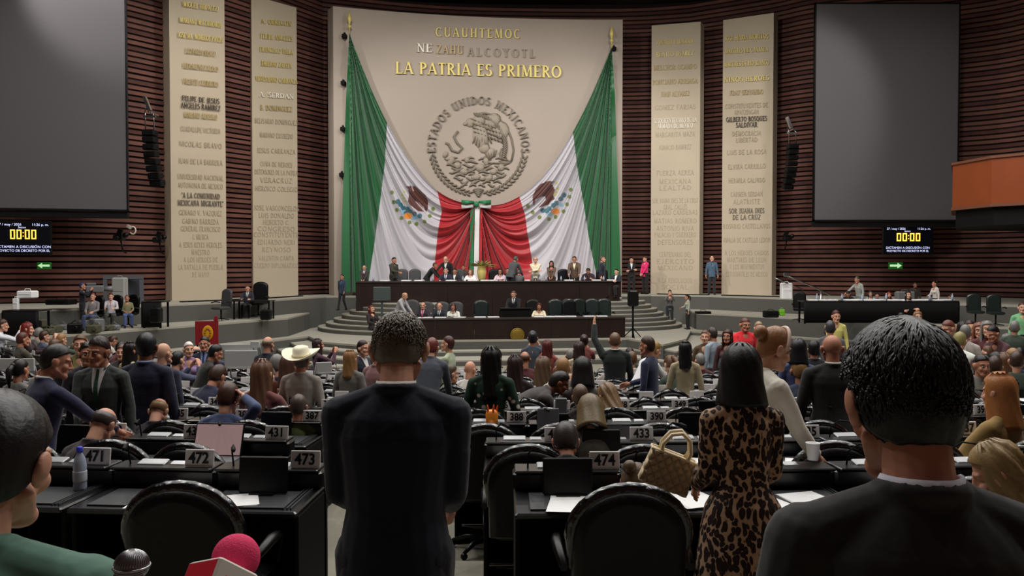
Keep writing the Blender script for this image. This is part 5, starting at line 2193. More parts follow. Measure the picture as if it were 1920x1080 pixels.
# ---- the crowd on the floor and in the seating rows
person('man in cobalt navy jacket and white collar leaning over at left', 103, 645, 5.6, 'reach', 40, (34, 36, 66), hair=('short', (34, 32, 32)), skin='b', lod='m', col=W_, smin=.8, hyaw=-20, wide=1.06)
rr = person('man in charcoal suit facing the camera, looking down at his glass', 184, 629, 6.6, 'glass', 178, (58, 62, 62), hair=('short', (40, 24, 20)), skin='b', shirt=(226, 222, 222), tie=(26, 70, 44), lod='h', smin=.8, hpitch=8, hyaw=-14)
mb = MB()
mb.lathe([(.03, 0), (.034, .1), (.032, .1), (.028, .006)], 14)
gq = rr[0].matrix_basis @ (rr[1]['arm'][1][2] + Vector((-.02, .07, -.03)))
tag(mb.build('drinking_glass', mat('clear glass grey', (150, 156, 160), .1, spec=.6), None, gq), 'small clear glass held by the man in charcoal suit', 'glass')
person('broad man in navy suit seen from behind, standing at left', 275, 622, 7.0, 'stand', 8, (28, 30, 54), hair=('short', (24, 24, 28)), skin='d', col=(150, 160, 190), smin=.85, wide=1.08, hyaw=14)
person('bald man just right of the navy suited man, head turned away', 307, 640, 8.6, 'stand', 20, (36, 38, 60), hair=('bald', BK), skin='c', smin=.8)
person('dark haired man with white collar behind the charcoal suited man', 164, 640, 8.0, 'stand', 150, (48, 44, 52), hair=('short', BK), skin='b', col=W_, smin=.8)
person('woman in yellow green blazer behind, left of the man facing camera', 150, 626, 10.2, 'stand', 160, (122, 116, 66), hair=('bun', (90, 60, 30)), skin='a', sex='f', smin=.75)
person('woman in pale beige shawl beyond the broad navy man', 246, 640, 10.5, 'stand', 30, (206, 186, 148), hair=('long', BK), skin='b', sex='f', kind='blouse', smin=.75)
person('man with reddish brown hair left of the beige shawl', 228, 645, 11.5, 'stand', 170, (60, 50, 48), hair=('short', (90, 60, 50)), skin='a', smin=.7)
person('bearded man in dark blue suit and lanyard before the crimson banner', 383, 630, 13.0, 'stand', 175, (26, 30, 48), hair=('short', BK), skin='b', shirt=(120, 140, 180), tie=(40, 50, 90), smin=.75)
person('man in dark jacket with camera leaning over, beside the white boards', 404, 646, 10.8, 'desk', 60, (44, 42, 38), hair=('short', (20, 20, 24)), skin='b', smin=.75)
person('woman in purple scarf between bald man and banner', 354, 640, 12.4, 'stand', 150, (150, 120, 160), hair=('short', (230, 220, 210)), skin='c', sex='f', kind='blouse', smin=.75)
person('bald man in navy suit seen from behind near the white boards', 503, 629, 12.2, 'stand', 20, (30, 36, 48), hair=('fringe', (120, 100, 80)), skin='a', smin=.8)
rh = person('man in light grey suit wearing a white cowboy hat', 566, 655, 8.2, 'stand', 10, (158, 152, 144), (150, 146, 140), ('short', (90, 84, 80)), 'b', smin=.75, wide=1.08)
person('woman with long chestnut hair seated, back to camera, left of the cowboy hat', 492, 672, 7.8, 'sit', 10, (120, 70, 70), hair=('vlong', (110, 76, 56)), skin='c', sex='f', kind='blouse', smin=.8, smax=1.25)
person('woman with brown hair seated between chestnut hair and cowboy hat', 542, 664, 9.8, 'sit', 20, (60, 46, 46), hair=('long', (84, 56, 46)), skin='b', sex='f', kind='blouse', smin=.8, smax=1.25)
person('blonde woman in grey blazer seen from behind, left of the tall front man in navy', 657, 655, 9.4, 'stand', 15, (112, 110, 104), hair=('long', (150, 110, 70)), skin='c', sex='f', smin=.75)
person('dark haired man in navy suit and white shirt in profile, left of centre', 681, 637, 11.8, 'stand', 120, (30, 28, 48), hair=('short', (36, 16, 20)), skin='a', shirt=W_, smin=.8)
person('photographer in plum top aiming a camera to the right near the stairs', 597, 634, 15.0, 'phone', 60, (76, 46, 60), hair=('long', (50, 34, 36)), skin='b', sex='f', kind='blouse', smin=.8)
person('person in pink and grey close behind the left ear of the tall front man', 710, 645, 9.8, 'stand', 30, (150, 110, 112), hair=('short', BR), skin='a', smin=.75)
person('man in slate grey jacket seen from behind, right of the tall front man in navy', 810, 633, 9.6, 'desk', 10, (70, 74, 84), hair=('short', (110, 50, 40)), skin='a', smin=.75)
person('man in pale green vest holding a phone up, left of centre', 839, 629, 13.0, 'phone', 285, (168, 178, 150), (60, 60, 60), ('short', (70, 34, 30)), 'a', kind='shirt', smin=.75)
person('bald man seated low with baby pink neighbour, right of the tall front man', 882, 675, 11.5, 'sit', 30, (230, 224, 220), hair=('bald', BK), skin='a', kind='shirt', smin=.8, smax=1.3)
person('woman in beige shirt seated low, beside the slate grey jacket', 846, 682, 11.0, 'sit', 60, (160, 150, 110), hair=('short', (80, 70, 50)), skin='c', sex='f', kind='shirt', smin=.75, smax=1.3)
M_flor = mat('dark green floral print', (30, 54, 40), .8)
_nt = M_flor.node_tree
_vo = _nt.nodes.new('ShaderNodeTexVoronoi')
_vo.inputs['Scale'].default_value = 11
_tc = _nt.nodes.new('ShaderNodeTexCoord')
_cr = _nt.nodes.new('ShaderNodeValToRGB')
_cr.color_ramp.elements[0].position = .2
_cr.color_ramp.elements[0].color = lin((226, 214, 196))
_cr.color_ramp.elements[1].position = .28
_cr.color_ramp.elements[1].color = lin((30, 56, 42))
_nt.links.new(_tc.outputs['Object'], _vo.inputs['Vector'])
_nt.links.new(_vo.outputs['Distance'], _cr.inputs[0])
_nt.links.new(_cr.outputs[0], _nt.nodes['Principled BSDF'].inputs['Base Color'])
person('woman with long black hair in green floral blouse, back to camera', 921, 648, 7.4, 'stand', 5, topm=M_flor, legs=(40, 30, 36), hair=('vlong', (14, 12, 14)), skin='b', sex='f', kind='blouse', smin=.75, wide=1.12)
person('heavy man in dark brown suit bending to the right past the floral blouse', 1035, 697, 8.6, 'bend', 82, (58, 52, 50), (40, 38, 38), ('short', (34, 26, 24)), 'd', smin=.85, wide=1.15, lean=62)
person('woman in grey vest and white sleeves photographing, left of the raised phones', 999, 619, 14.6, 'phone', 5, (70, 78, 88), (30, 30, 40), ('bun', (40, 40, 44)), 'b', 'f', 'shirt', smin=.75)
q1 = person('woman in rust top holding a lit phone up in front of the medallion', 1026, 637, 13.8, 'phone', 0, (130, 60, 50), hair=('wavy', (90, 40, 36)), skin='b', sex='f', kind='blouse', smin=.75)
phone_for(*q1, 'lit phone held up by the woman in the rust top')
person('brown haired woman with white collar seated below the rust top', 1018, 668, 10.6, 'sit', 10, (60, 54, 50), hair=('wavy', (94, 72, 54)), skin='c', sex='f', kind='blouse', col=W_, smin=.8, smax=1.3)
person('dark haired woman with plum hair seated right of the floral blouse', 966, 664, 10.0, 'sit', 0, (40, 26, 30), hair=('vlong', (44, 26, 28)), skin='b', sex='f', kind='blouse', smin=.8, smax=1.3)
q1 = person('person with curly hair and raised phone, back line right of centre', 1095, 626, 15.2, 'phone', 0, (120, 60, 56), hair=('bun', (48, 34, 32)), skin='b', sex='f', kind='blouse', smin=.75)
phone_for(*q1, 'phone held up before the lower desk by the curly haired person')
person('woman in cream blouse with dark hair seen from behind, mid floor', 1086, 640, 12.6, 'stand', 5, (196, 180, 150), (50, 50, 54), ('wavy', (56, 40, 36)), 'b', 'f', 'blouse', smin=.7)
person('person with grey hair seated low, left of the man in dark green suit', 1052, 672, 10.2, 'sit', 0, (84, 82, 78), hair=('short2', (96, 92, 88)), skin='b', smin=.8, smax=1.3)
person('man in dark green suit with one hand raised, back to camera', 1153, 622, 12.4, 'wavel', 5, (26, 34, 32), hair=('crop', (110, 82, 62)), skin='a', smin=.8, wide=1.05, col=W_)
person('man in navy sweater in profile, looking at his hands, mid right', 1213, 629, 10.2, 'glass', 300, (40, 46, 74), (24, 26, 36), ('short', (60, 40, 30)), 'b', kind='shirt', smin=.75)
person('woman in white shirt bending just right of the navy sweater', 1228, 640, 11.6, 'bend', 60, (232, 232, 232), hair=('short', (150, 120, 60)), skin='c', sex='f', kind='blouse', lean=35, smin=.75)
person('woman with black hair in cream floral dress, back turned, mid right', 1285, 639, 10.4, 'stand', 10, (176, 162, 128), (170, 150, 120), ('long', (16, 14, 16)), 'b', 'f', 'blouse', smin=.7)
person('man in pale blue shirt and black suspenders holding a camera, right of stairs', 1335, 613, 15.6, 'glass', 320, (150, 164, 176), (40, 40, 46), ('short', (60, 50, 46)), 'b', kind='shirt', smin=.7)
person('woman in dark top beside the man with suspenders', 1322, 618, 15.9, 'stand', 200, (90, 70, 50), hair=('short', (90, 60, 50)), skin='c', sex='f', kind='blouse', smin=.7)
person('woman in maroon top left of the man in red shirt', 1364, 617, 15.3, 'stand', 210, (80, 44, 46), hair=('wavy', (60, 36, 34)), skin='b', sex='f', kind='blouse', smin=.7)
person('man in bright red shirt standing by the right platform', 1397, 595, 17.4, 'glass', 170, (226, 44, 54), (30, 30, 34), ('crop', (90, 50, 46)), 'b', kind='shirt', smin=.8, wide=1.15)
person('man with light brown hair in dark jacket right of the red shirt', 1423, 602, 17.8, 'stand', 180, (36, 34, 50), hair=('short', (150, 130, 96)), skin='a', smin=.75)
person('person in pale yellow shirt with phone in front of the right table', 1568, 572, 20.5, 'glass', 180, (216, 206, 120), (40, 40, 60), ('short', (70, 34, 34)), 'a', kind='shirt', smin=.75)
person('grey haired man in grey suit behind the bald man, right of centre', 1557, 600, 14.8, 'stand', 20, (92, 92, 94), hair=('short', (60, 60, 62)), skin='b', smin=.7)
person('bald man in black suit and white collar seen from behind, mid right', 1560, 624, 6.9, 'stand', 6, (34, 34, 32), hair=('bald', BK), skin='b', col=(230, 226, 214), smin=.8, wide=1.12)
person('dark haired person in navy just behind the headband woman face', 1497, 634, 9.0, 'stand', 15, (70, 80, 120), hair=('bob', (20, 20, 24)), skin='b', sex='f', kind='blouse', smin=.75)
person('dark haired man between navy top and the bald man', 1525, 638, 11.2, 'stand', 0, (30, 30, 34), hair=('short2', (18, 16, 18)), skin='b', smin=.75)
person('woman in blue dress by the edge of the right platform', 1690, 585, 21.4, 'stand', 190, (50, 60, 150), hair=('bun', BK), skin='c', sex='f', kind='blouse', smin=.7)
person('woman with light brown wavy hair just right of the blue dress', 1721, 583, 20.9, 'stand', 190, (140, 130, 110), hair=('wavy', (130, 90, 60)), skin='c', sex='f', kind='blouse', smin=.7)
person('man in white shirt and purple vest, right, beyond the black haired head', 1778, 599, 12.6, 'reach', 250, (226, 226, 222), (60, 60, 60), ('crop', (110, 60, 50)), 'a', kind='shirt', smin=.75)
person('man in white shirt with yellowish hair leaning, right of the black haired head', 1800, 622, 11.0, 'desk', 40, (236, 240, 232), hair=('short', (140, 130, 80)), skin='c', kind='shirt', smin=.75)
person('man in dark green jacket with dark hair, right edge group', 1818, 600, 14.4, 'stand', 190, (46, 56, 52), hair=('short', (50, 20, 24)), skin='a', smin=.75)
person('woman with copper hair and shawl in the right edge group', 1836, 604, 13.6, 'stand', 200, (120, 100, 90), hair=('wavy', (120, 70, 50)), skin='a', sex='f', kind='blouse', smin=.75)
person('man in maroon sweater bending, right edge group', 1862, 610, 13.0, 'desk', 250, (84, 50, 56), hair=('short', BK), skin='b', kind='shirt', smin=.75)
person('blonde woman in camel coat seated at right, back to the right edge', 1872, 697, 5.6, 'sit', 330, (158, 128, 74), hair=('long', (170, 110, 62)), skin='a', sex='f', smin=.8, smax=1.25)
person('woman with blonde bob leaning over papers at right edge', 1872, 832, 3.2, 'slump', 300, (80, 60, 60), hair=('wavy', (150, 124, 84)), skin='a', sex='f', kind='blouse', smin=.8, smax=1.2, lean=18)
person('person in green shirt standing at the far right edge by the platform', 1917, 566, 21, 'stand', 200, (120, 180, 130), hair=('short', BR), skin='c', kind='shirt', smin=.7)
# seated delegates whose heads show over the chairs
SD = dict(smin=.78, smax=1.3)
person('balding man in grey seated at left, head bowed', 193, 766, 5.4, 'write', 15, (74, 66, 66), hair=('fringe', (70, 60, 58)), skin='a', **SD)
person('man with thin reddish crown seated in front of the broad navy man', 297, 748, 6.8, 'write', 0, (50, 46, 50), hair=('fringe', (120, 90, 60)), skin='a', **SD)
person('man in blue shirt with hand to his head, seated left of centre', 428, 716, 6.6, 'sithead', 5, (70, 82, 120), hair=('short', (76, 50, 38)), skin='a', kind='shirt', **SD)
person('person in olive top seated between chestnut hair and cowboy hat', 560, 737, 6.9, 'sit', 0, (100, 110, 60), hair=('crop', (80, 66, 60)), skin='b', kind='shirt', **SD)
person('person with ponytail seated low left of the second row plates', 507, 708, 8.1, 'sit', 0, (140, 100, 70), hair=('pony', (110, 60, 50)), skin='c', sex='f', kind='blouse', **SD)
person('woman with blonde brown hair seated near the blue bottle, right of aisle', 1107, 745, 5.7, 'write', 0, (60, 54, 44), hair=('bob', (110, 92, 60)), skin='c', sex='f', kind='blouse', **SD)
person('brown haired woman seated behind, further right of the aisle', 1088, 721, 7.9, 'sit', 0, (50, 40, 40), hair=('short2', (92, 70, 56)), skin='b', sex='f', **SD)
person('woman with golden brown hair leaning, third row right of aisle', 1140, 722, 7.6, 'write', 340, (56, 46, 40), hair=('wavy', (118, 88, 54)), skin='c', sex='f', **SD)
person('dark haired person in leather seated beside plate 474', 1060, 795, 4.9, 'slump', 0, (46, 40, 42), hair=('short2', (50, 40, 38)), skin='b', **SD)
person('person bent over in brown beside the quilted handbag', 1190, 872, 4.2, 'slump', 40, (110, 84, 56), hair=('bun', (90, 70, 50)), skin='a', sex='f', smin=.75, smax=1.2)
person('delegate in maroon jacket seated at the nearest right chair, mostly hidden', 1010, 1010, 3.3, 'slump', 0, (74, 44, 62), hair=('crop', BR), skin='a', sex='f', smin=.5, smax=1.0) if False else None
# anonymous heads that fill the farther rows, each with its own look
HC = [((20, 16, 16), 'black'), ((60, 40, 30), 'dark brown'), ((96, 66, 44), 'brown'), ((120, 116, 112), 'grey'), ((150, 112, 70), 'light brown')]
TC = [((38, 38, 44), 'charcoal'), ((30, 34, 60), 'navy'), ((120, 116, 110), 'grey'), ((90, 40, 44), 'wine red'), ((60, 72, 60), 'olive'), ((190, 180, 170), 'pale beige'), ((60, 66, 90), 'slate blue')]
taken = [(192, 766), (428, 716), (921, 648)]
cnt = 0
used = set()
for (k, side, i, p, a, num) in SEATS:
    if k < 4 or k > 10:
        continue
    if rnd.random() > (.2 if k < 7 else .32):
        continue
    px = 960 + FPX * p.x / p.y
    if 600 < px < 900 or (1560 < px < 1800 and k < 8) or px < 5 or px > 1915:
        continue
    hc = HC[rnd.randrange(5)]
    tc = TC[rnd.randrange(7)]
    fem = rnd.random() < .4
    st = rnd.choice(['long', 'wavy', 'bob', 'pony']) if fem else rnd.choice(['short', 'crop', 'short2', 'fringe'])
    ky = (hc[1], tc[1], k, side, i)
    u = Vector((-math.sin(a), math.cos(a), 0))
    c = p - u * .06
    pose = rnd.choice(['sit', 'write', 'sit', 'sitphone'])
    S0 = skel(pose)
    zt = p.z + (S0['Mh'] @ Vector((0, -.012, .15))).z * rnd.uniform(.96, 1.04)
    hd = Matrix.Rotation(a, 3, 'Z') @ Vector((0, S0['head'].y, 0))
    X, Y = c.x + hd.x, c.y + hd.y
    pxh = 960 + FPX * X / Y
    # invert pt for the row of the head top
    cc, ss = math.cos(PITCH), math.sin(PITCH)
    rel = Vector((X, Y, zt - CAMZ))
    fwd = rel.y * cc - rel.z * ss
    upv = rel.y * ss + rel.z * cc
    pyh = 540 - FPX * upv / fwd
    person('%s haired delegate in %s, %s row, %s seat %s of aisle' % (hc[1], tc[1], ORDN[k], ORDN[i], 'right' if side > 0 else 'left'),
           pxh, pyh, Y, pose, -math.degrees(a) + rnd.uniform(-15, 15), tc[0], hair=(st, hc[0]), skin=rnd.choice('abc'), sex='f' if fem else 'm', kind='blouse' if fem else 'suit', lod='f', group='delegates seated in the farther rows', **SD)
    cnt += 1
for i in range(22):   # loose crowd beyond the right hand rows
    px = rnd.uniform(1800, 1915)
    d = rnd.uniform(9.5, 17)
    X = (px - 960) / FPX * d
    sit = rnd.random() < .5
    pose = 'sit' if sit else 'stand'
    zt = floor_z(X, d) + (1.3 if sit else 1.66)
    py = 500 + (CAMZ - zt) * FPX / d
    hc = HC[i % 5]
    tc = TC[(i * 3) % 7]
    person('%s haired person in %s, right edge group, %s %s' % (hc[1], tc[1], 'seated' if sit else 'standing', ('nearest the camera', 'near the desks', 'in the middle', 'by the platform')[min(3, int((d - 9.5) / 1.9))]),
           px, py, d, pose, rnd.choice([0, 30, 180, 200, 330]), tc[0], hair=(('wavy', 'short', 'crop', 'short2')[i % 4], hc[0]), skin='abc'[i % 3], sex='f' if i % 3 == 0 else 'm', kind='blouse' if i % 3 == 0 else 'suit', lod='f', group='packed group at the right edge', smin=.7, smax=1.3)
print('people', NPEOPLE, cnt, ZREP[:80])
# cowboy hat
r, S, s = rh
mb = MB()
rings = []
for (rr_, z, cw) in ((.002, .16, 0), (.05, .168, .012), (.082, .15, .02), (.09, .11, 0), (.096, .055, 0), (.11, .045, 0), (.16, .05, .02), (.2, .065, .06), (.205, .062, .062), (.16, .04, .02), (.1, .035, 0)):
    ring = []
    for j in range(28):
        a = 2 * PI * j / 28
        x, y = rr_ * math.cos(a), rr_ * 1.15 * math.sin(a) * (1 if rr_ < .12 else 1.0)
        zz = z + cw * abs(math.cos(a)) ** 2 * (1 if rr_ > .12 else -(.9 if abs(math.cos(a)) < .5 else -.2))
        ring.append((x, y - .01, zz))
    rings.append([Vector(p) for p in ring])
mb.rings(rings, True)
o = mb.build('cowboy_hat', mat('cream felt hat', (238, 232, 208), .8), r)
o.matrix_local = S['Mh'] @ Matrix.Translation((0, 0, .03)) @ Matrix.Rotation(R(12), 4, 'X')
mb = MB()
mb.tube([(.097 * math.cos(2 * PI * j / 20), .111 * math.sin(2 * PI * j / 20) - .01, .062) for j in range(20)], .008, 6, closed=True)
mb.build('hat_band', mat('tan hat band', (176, 160, 110), .6), o)
# ------------------------------------------------------------------ the people nearest the camera
M_leo = mat('leopard print cloth', (190, 148, 112), .8)
_nt = M_leo.node_tree
_tc = _nt.nodes.new('ShaderNodeTexCoord')
_nz = _nt.nodes.new('ShaderNodeTexNoise')
_nz.inputs['Scale'].default_value = 7
_mx = _nt.nodes.new('ShaderNodeMix')
_mx.data_type = 'VECTOR'
_mx.inputs[0].default_value = .06
_vo = _nt.nodes.new('ShaderNodeTexVoronoi')
_vo.inputs['Scale'].default_value = 46
_cr = _nt.nodes.new('ShaderNodeValToRGB')
e = _cr.color_ramp.elements
e[0].position, e[0].color = 0, lin((92, 54, 40))
e[1].position, e[1].color = .22, lin((34, 20, 18))
for ps, c in ((.54, (38, 22, 20)), (.61, (186, 150, 118)), (1, (200, 168, 138))):
    x = e.new(ps)
    x.color = lin(c)
_nt.links.new(_tc.outputs['Object'], _nz.inputs['Vector'])
_mp = _nt.nodes.new('ShaderNodeMapping')
_mp.inputs['Scale'].default_value = (1, 1, .6)
_nt.links.new(_tc.outputs['Object'], _mp.inputs[0])
_nt.links.new(_mp.outputs[0], _mx.inputs[4])
_nt.links.new(_nz.outputs['Color'], _mx.inputs[5])
_nt.links.new(_mx.outputs[1], _vo.inputs['Vector'])
_nt.links.new(_vo.outputs['Distance'], _cr.inputs[0])
_nt.links.new(_cr.outputs[0], _nt.nodes['Principled BSDF'].inputs['Base Color'])


def hero_hair(style, n, seed, **kw):
    base = hair_mesh(style, 'h').copy()
    lm = locks_mesh(n, seed, **kw).mesh('locks')
    nb = len(base.vertices)
    vs = [tuple(v.co) for v in base.vertices] + [tuple(v.co) for v in lm.vertices]
    fs = [tuple(p.vertices) for p in base.polygons] + [tuple(i + nb for i in p.vertices) for p in lm.polygons]
    me = bpy.data.meshes.new('hair')
    me.from_pydata(vs, [], fs)
    me.polygons.foreach_set('use_smooth', [True] * len(fs))
    me.materials.append(None)
    return me


HH1 = hero_hair('short', 2600, 5, L0=.02, L1=.05, r=.0014, lift=1.12)
HH2 = hero_hair('short2', 3200, 9, L0=.07, L1=.13, r=.0017, lift=1.2)
h1 = person('man in navy suit standing in the aisle, back to camera, head bowed', 748, 588, 2.85, 'lookdown', 0, (14, 17, 36), (16, 18, 30), ('short', (98, 86, 74)), 'a', lod='h', hairme=HH1, col=(224, 214, 206), zf=.1, smin=.8, wide=1.1, hpitch=24, lean=5)
h2 = person('black haired man in black suit, largest head at right, back to camera', 1698, 606, 1.42, 'stand', 4, (36, 34, 32), (20, 20, 20), ('short2', (14, 13, 15)), 'b', lod='h', hairme=HH2, col=(222, 220, 232), zf=.1, smin=.8, wide=1.04, hpitch=16, hyaw=0, lean=4)
h3 = person('dark haired man in grey green jacket cut off by the left edge', -26, 745, 1.5, 'stand', -2, (84, 122, 106), (30, 30, 34), ('short2', (24, 20, 20)), 'a', lod='h', zf=.1, smin=.8, smax=1.3, hpitch=14, lean=6, wide=1.2)
h4 = person('woman with black bob in leopard print blouse, back to camera', 1388, 643, 3.72, 'lookdown', -4, (100, 60, 40), (26, 22, 24), ('bob', (12, 11, 13)), 'a', 'f', 'tunic', lod='h', topm=M_leo, zf=0, smin=.75, wide=1.0, lean=2, hpitch=2)
h5 = person('woman with pale headband and white blazer in profile, looking down right', 1452, 612, 4.65, 'cup', 75, (230, 224, 208), (230, 224, 208), ('bun', (150, 104, 66)), 'c', 'f', 'suit', lod='h', face=True, zf=0, smin=.75, hpitch=18, lean=6)
h6 = person('figure in black at the lower right edge, only a shoulder showing', 2075, 740, 2.0, 'stand', 20, (16, 16, 18), (16, 16, 18), ('short', BK), 'b', lod='m', zf=.1, smin=.7)
r, S, s = h5
mb = MB()
mb.tube([(.09 * math.cos(R(a)), .022 + .0 * math.sin(R(a)), .02 + .135 * math.sin(R(a))) for a in range(0, 181, 12)], .011, 8)
o = mb.build('headband', mat('pale pink satin', (226, 200, 186), .4), r)
o.matrix_local = S['Mh']
q = r.matrix_basis @ (S['arm'][1][2] + Vector((0, .09, .0)))
mb = MB()
mb.lathe([(.026, 0), (.036, .085), (.038, .088), (.034, .088), (.025, .006)], 18)
tag(mb.build('paper_cup', M_white, None, pt(1524, 862, 4.38)), 'white paper cup held by the woman in the white blazer', 'cup')
# ------------------------------------------------------------------ microphones at the camera
r = empty('foam_microphone', pt(437, 1052, 1.12), 0, 'bright pink foam ball microphone with red and white box collar', 'microphone')
mb = MB()
mb.ell((0, .012, 0), .0315, 32, 24)
mb.build('foam_ball', mat('pink foam', (232, 52, 104), .85, bump=.25, bump_s=400), r)
T = Matrix.Translation((-.004, -.052, -.022)) @ Matrix.Rotation(R(10), 4, 'Y') @ Matrix.Rotation(R(-40), 4, 'X') @ Matrix.Rotation(R(-42), 4, 'Z')
mb = MB()
mb.box((0, 0, 0), (.066, .066, .062), bev=.003)
o = mb.build('box_collar', mat('ivory plastic', (224, 216, 206), .35), r)
o.matrix_local = T
M_rd = mat('red print', (214, 40, 56), .4)
for Rz, shapes in ((0, 'red'), (PI / 2, 'logo')):
    mb = MB()
    Mx = Matrix.Rotation(Rz, 4, 'Z')
    if shapes == 'red':
        mb.extr([(-.029, -.028), (.029, -.028), (.029, .027), (-.029, .027)], Mx @ Matrix.Translation((0, -.0331, 0)), .0004)
    else:
        mb.extr([(-.02, -.03), (-.017, .012), (.003, .012), (.003, -.03)], Mx @ Matrix.Translation((0, -.0331, 0)), .0005)
        mb.extr([(.008, -.03), (.008, .014), (.019, .014), (.019, -.03)], Mx @ Matrix.Translation((0, -.0331, 0)), .0005)
    o = mb.build('printed_mark', M_rd, r)
    o.matrix_local = T
mb = MB()
Mx = Matrix.Rotation(PI / 2, 4, 'Z')
mb.tube([Mx @ Vector((-.017, -.0338, .008)), Mx @ Vector((.003, -.0338, -.008))], .0009, 4)
mb.build('printed_stripe', M_white, r).matrix_local = T
mb = MB()
mb.cyl((0, 0, -.03), (-.0, .02, -.2), .013, .011, 12)
mb.build('handle', M_black, r).matrix_local = Matrix.Translation((-.004, -.01, -.036))
r = empty('silver_microphone', pt(247, 1060, 1.15), 0, 'silver grille handheld microphone poking up at bottom left', 'microphone')
M_gr = mat('steel mesh grille', (120, 112, 118), .4, metal=.6)
mb = MB()
mb.ell((0, 0, 0), (.0225, .0225, .021), 26, 18)
mb.build('grille', M_gr, r)
mb = MB()
for i in range(40):
    a = 2 * PI * i / 40
    for sg in (1,):
        pts = []
        for j in range(9):
            e_ = R(8 + j * 9)
            aa = a + sg * .28 * j / 9
            pts.append((.0228 * math.cos(e_) * math.cos(aa), .0228 * math.cos(e_) * math.sin(aa), .0213 * math.sin(e_)))
        mb.tube(pts, .00055, 4)
for j in range(7):
    e_ = R(-60 + j * 9)
    mb.tube([(.0228 * math.cos(e_) * math.cos(2 * PI * i / 30), .0228 * math.cos(e_) * math.sin(2 * PI * i / 30), .0213 * math.sin(e_)) for i in range(30)], .0007, 4, closed=True)
tag(mb.build('grille_wires', M_chrome, r), kind='stuff')
Mt_ = Matrix.Rotation(R(16), 4, 'Y')
mb = MB()
mb.tube([(.0235 * math.cos(2 * PI * i / 30), .0235 * math.sin(2 * PI * i / 30), -.001) for i in range(30)], .0016, 6, closed=True)
mb.build('grille_band', M_chrome, r)
mb = MB()
mb.lathe([(.013, -.2), (.0145, -.05), (.018, -.028), (.0195, -.017), (.012, -.012)], 20, (0, 0, 0), Mt_)
mb.build('handle', mat('dark grey metal handle', (92, 86, 96), .3, metal=.7), r)

# ------------------------------------------------------------------ things on the desks


def on_desk(idx, lx, ly, dz=0.0):
    k, side, i, p, a, num = idx
    return p + Vector((math.cos(a) * lx - math.sin(a) * ly, math.sin(a) * lx + math.cos(a) * ly, .748 + dz)), a


def seat(k, side, i):
    for q in SEATS:
        if q[0] == k and q[1] == side and q[2] == i:
            return q


def paper(q, lx, ly, rz, w, h, label, n=3, z=0.0, group='white papers on the desks'):
    pos, a = on_desk(q, lx, ly, .004 + z)
    mb = MB()
    for j in range(n):
        mb.box((.003 * j, -.002 * j, .0012 + .0016 * j), (w, h, .0014), rz=.03 * (j - 1))
    o = mb.build('paper_sheets', M_white, None, pos, a + rz)
    return tag(o, label, 'paper', group)


q0, q1 = seat(0, -1, 0), seat(0, 1, 0)
paper(q0, -.12, .14, .35, .3, .22, 'large white papers on the nearest desk left of the aisle, under the screen')
paper(q1, .0, .13, -.12, .22, .28, 'white papers below the screen on the nearest desk right of the aisle')
paper(seat(0, -1, 1), .1, .12, .1, .2, .24, 'white sheets between chair and screen at the desk with plate 472')
paper(seat(1, 1, 0), -.12, .14, 0, .21, .26, 'bright white sheet on the second row desk beside the aisle, right side')
paper(seat(0, 1, 2), -.2, .1, .3, .21, .26, 'white sheets on nearest row desk under the quilted bag')
paper(seat(1, 1, 4) or q1, .0, .2, -.3, .21, .28, 'printed white sheets beside the ear of the black haired man')
paper(seat(1, 1, 5) or q1, .1, .2, -.3, .21, .28, 'white papers near the blonde bob at right, second row')
n = 0
for q in SEATS:
    k, side, i = q[:3]
    if k in (0, 1) and i == 0:
        continue
    if k <= 9 and rnd.random() < (.6 if k > 1 else .4):
        sd = 'right' if side > 0 else 'left'
        w9 = ORDN[i].replace('nearest', 'first')
        paper(q, rnd.uniform(-.12, .1), rnd.uniform(.12, .22), rnd.uniform(-.4, .4), .21, .28, 'white papers on the %s desk %s of the aisle, %s row' % (w9, sd, ORDN[k]))
        n += 1


def bottle(pos, capc, label, h=.22, body=(170, 180, 200)):
    r = empty('water_bottle', pos, 0, label, 'bottle', 'bottles on the desks')
    mb = MB()
    mb.lathe([(.03, 0), (.033, .02), (.031, .09), (.033, .13), (.026, .17), (.013, .195), (.013, .2)], 14)
    mb.build('bottle_body', mat('clear bottle plastic %d' % body[0], body, .12, spec=.7), r)
    mb = MB()
    mb.lathe([(.015, .2), (.016, .205), (.016, .225), (.01, .23)], 12)
    mb.build('cap', mat('bottle cap %d %d' % (capc[0], capc[2]), capc, .4), r)
    mb = MB()
    mb.lathe([(.0335, .05), (.034, .055), (.034, .1), (.0335, .105)], 14)
    mb.build('wrap', mat('bottle wrap', (200, 204, 214), .5), r)


p_, a_ = on_desk(seat(0, -1, 2), .18, .3)
bottle(p_, (60, 70, 210), 'blue capped water bottle beside plate 471, next to the green jacket')
p_, a_ = on_desk(seat(1, 1, 1) or q1, -.28, .36)
bottle(p_, (70, 70, 200), 'blue capped water bottle by the blonde brown hair, second row right')
p_, a_ = on_desk(seat(3, 1, 6) or q1, .1, .3)
bottle(p_, (120, 190, 60), 'bottle of green juice on a right hand desk near the camel coat', body=(150, 190, 60))
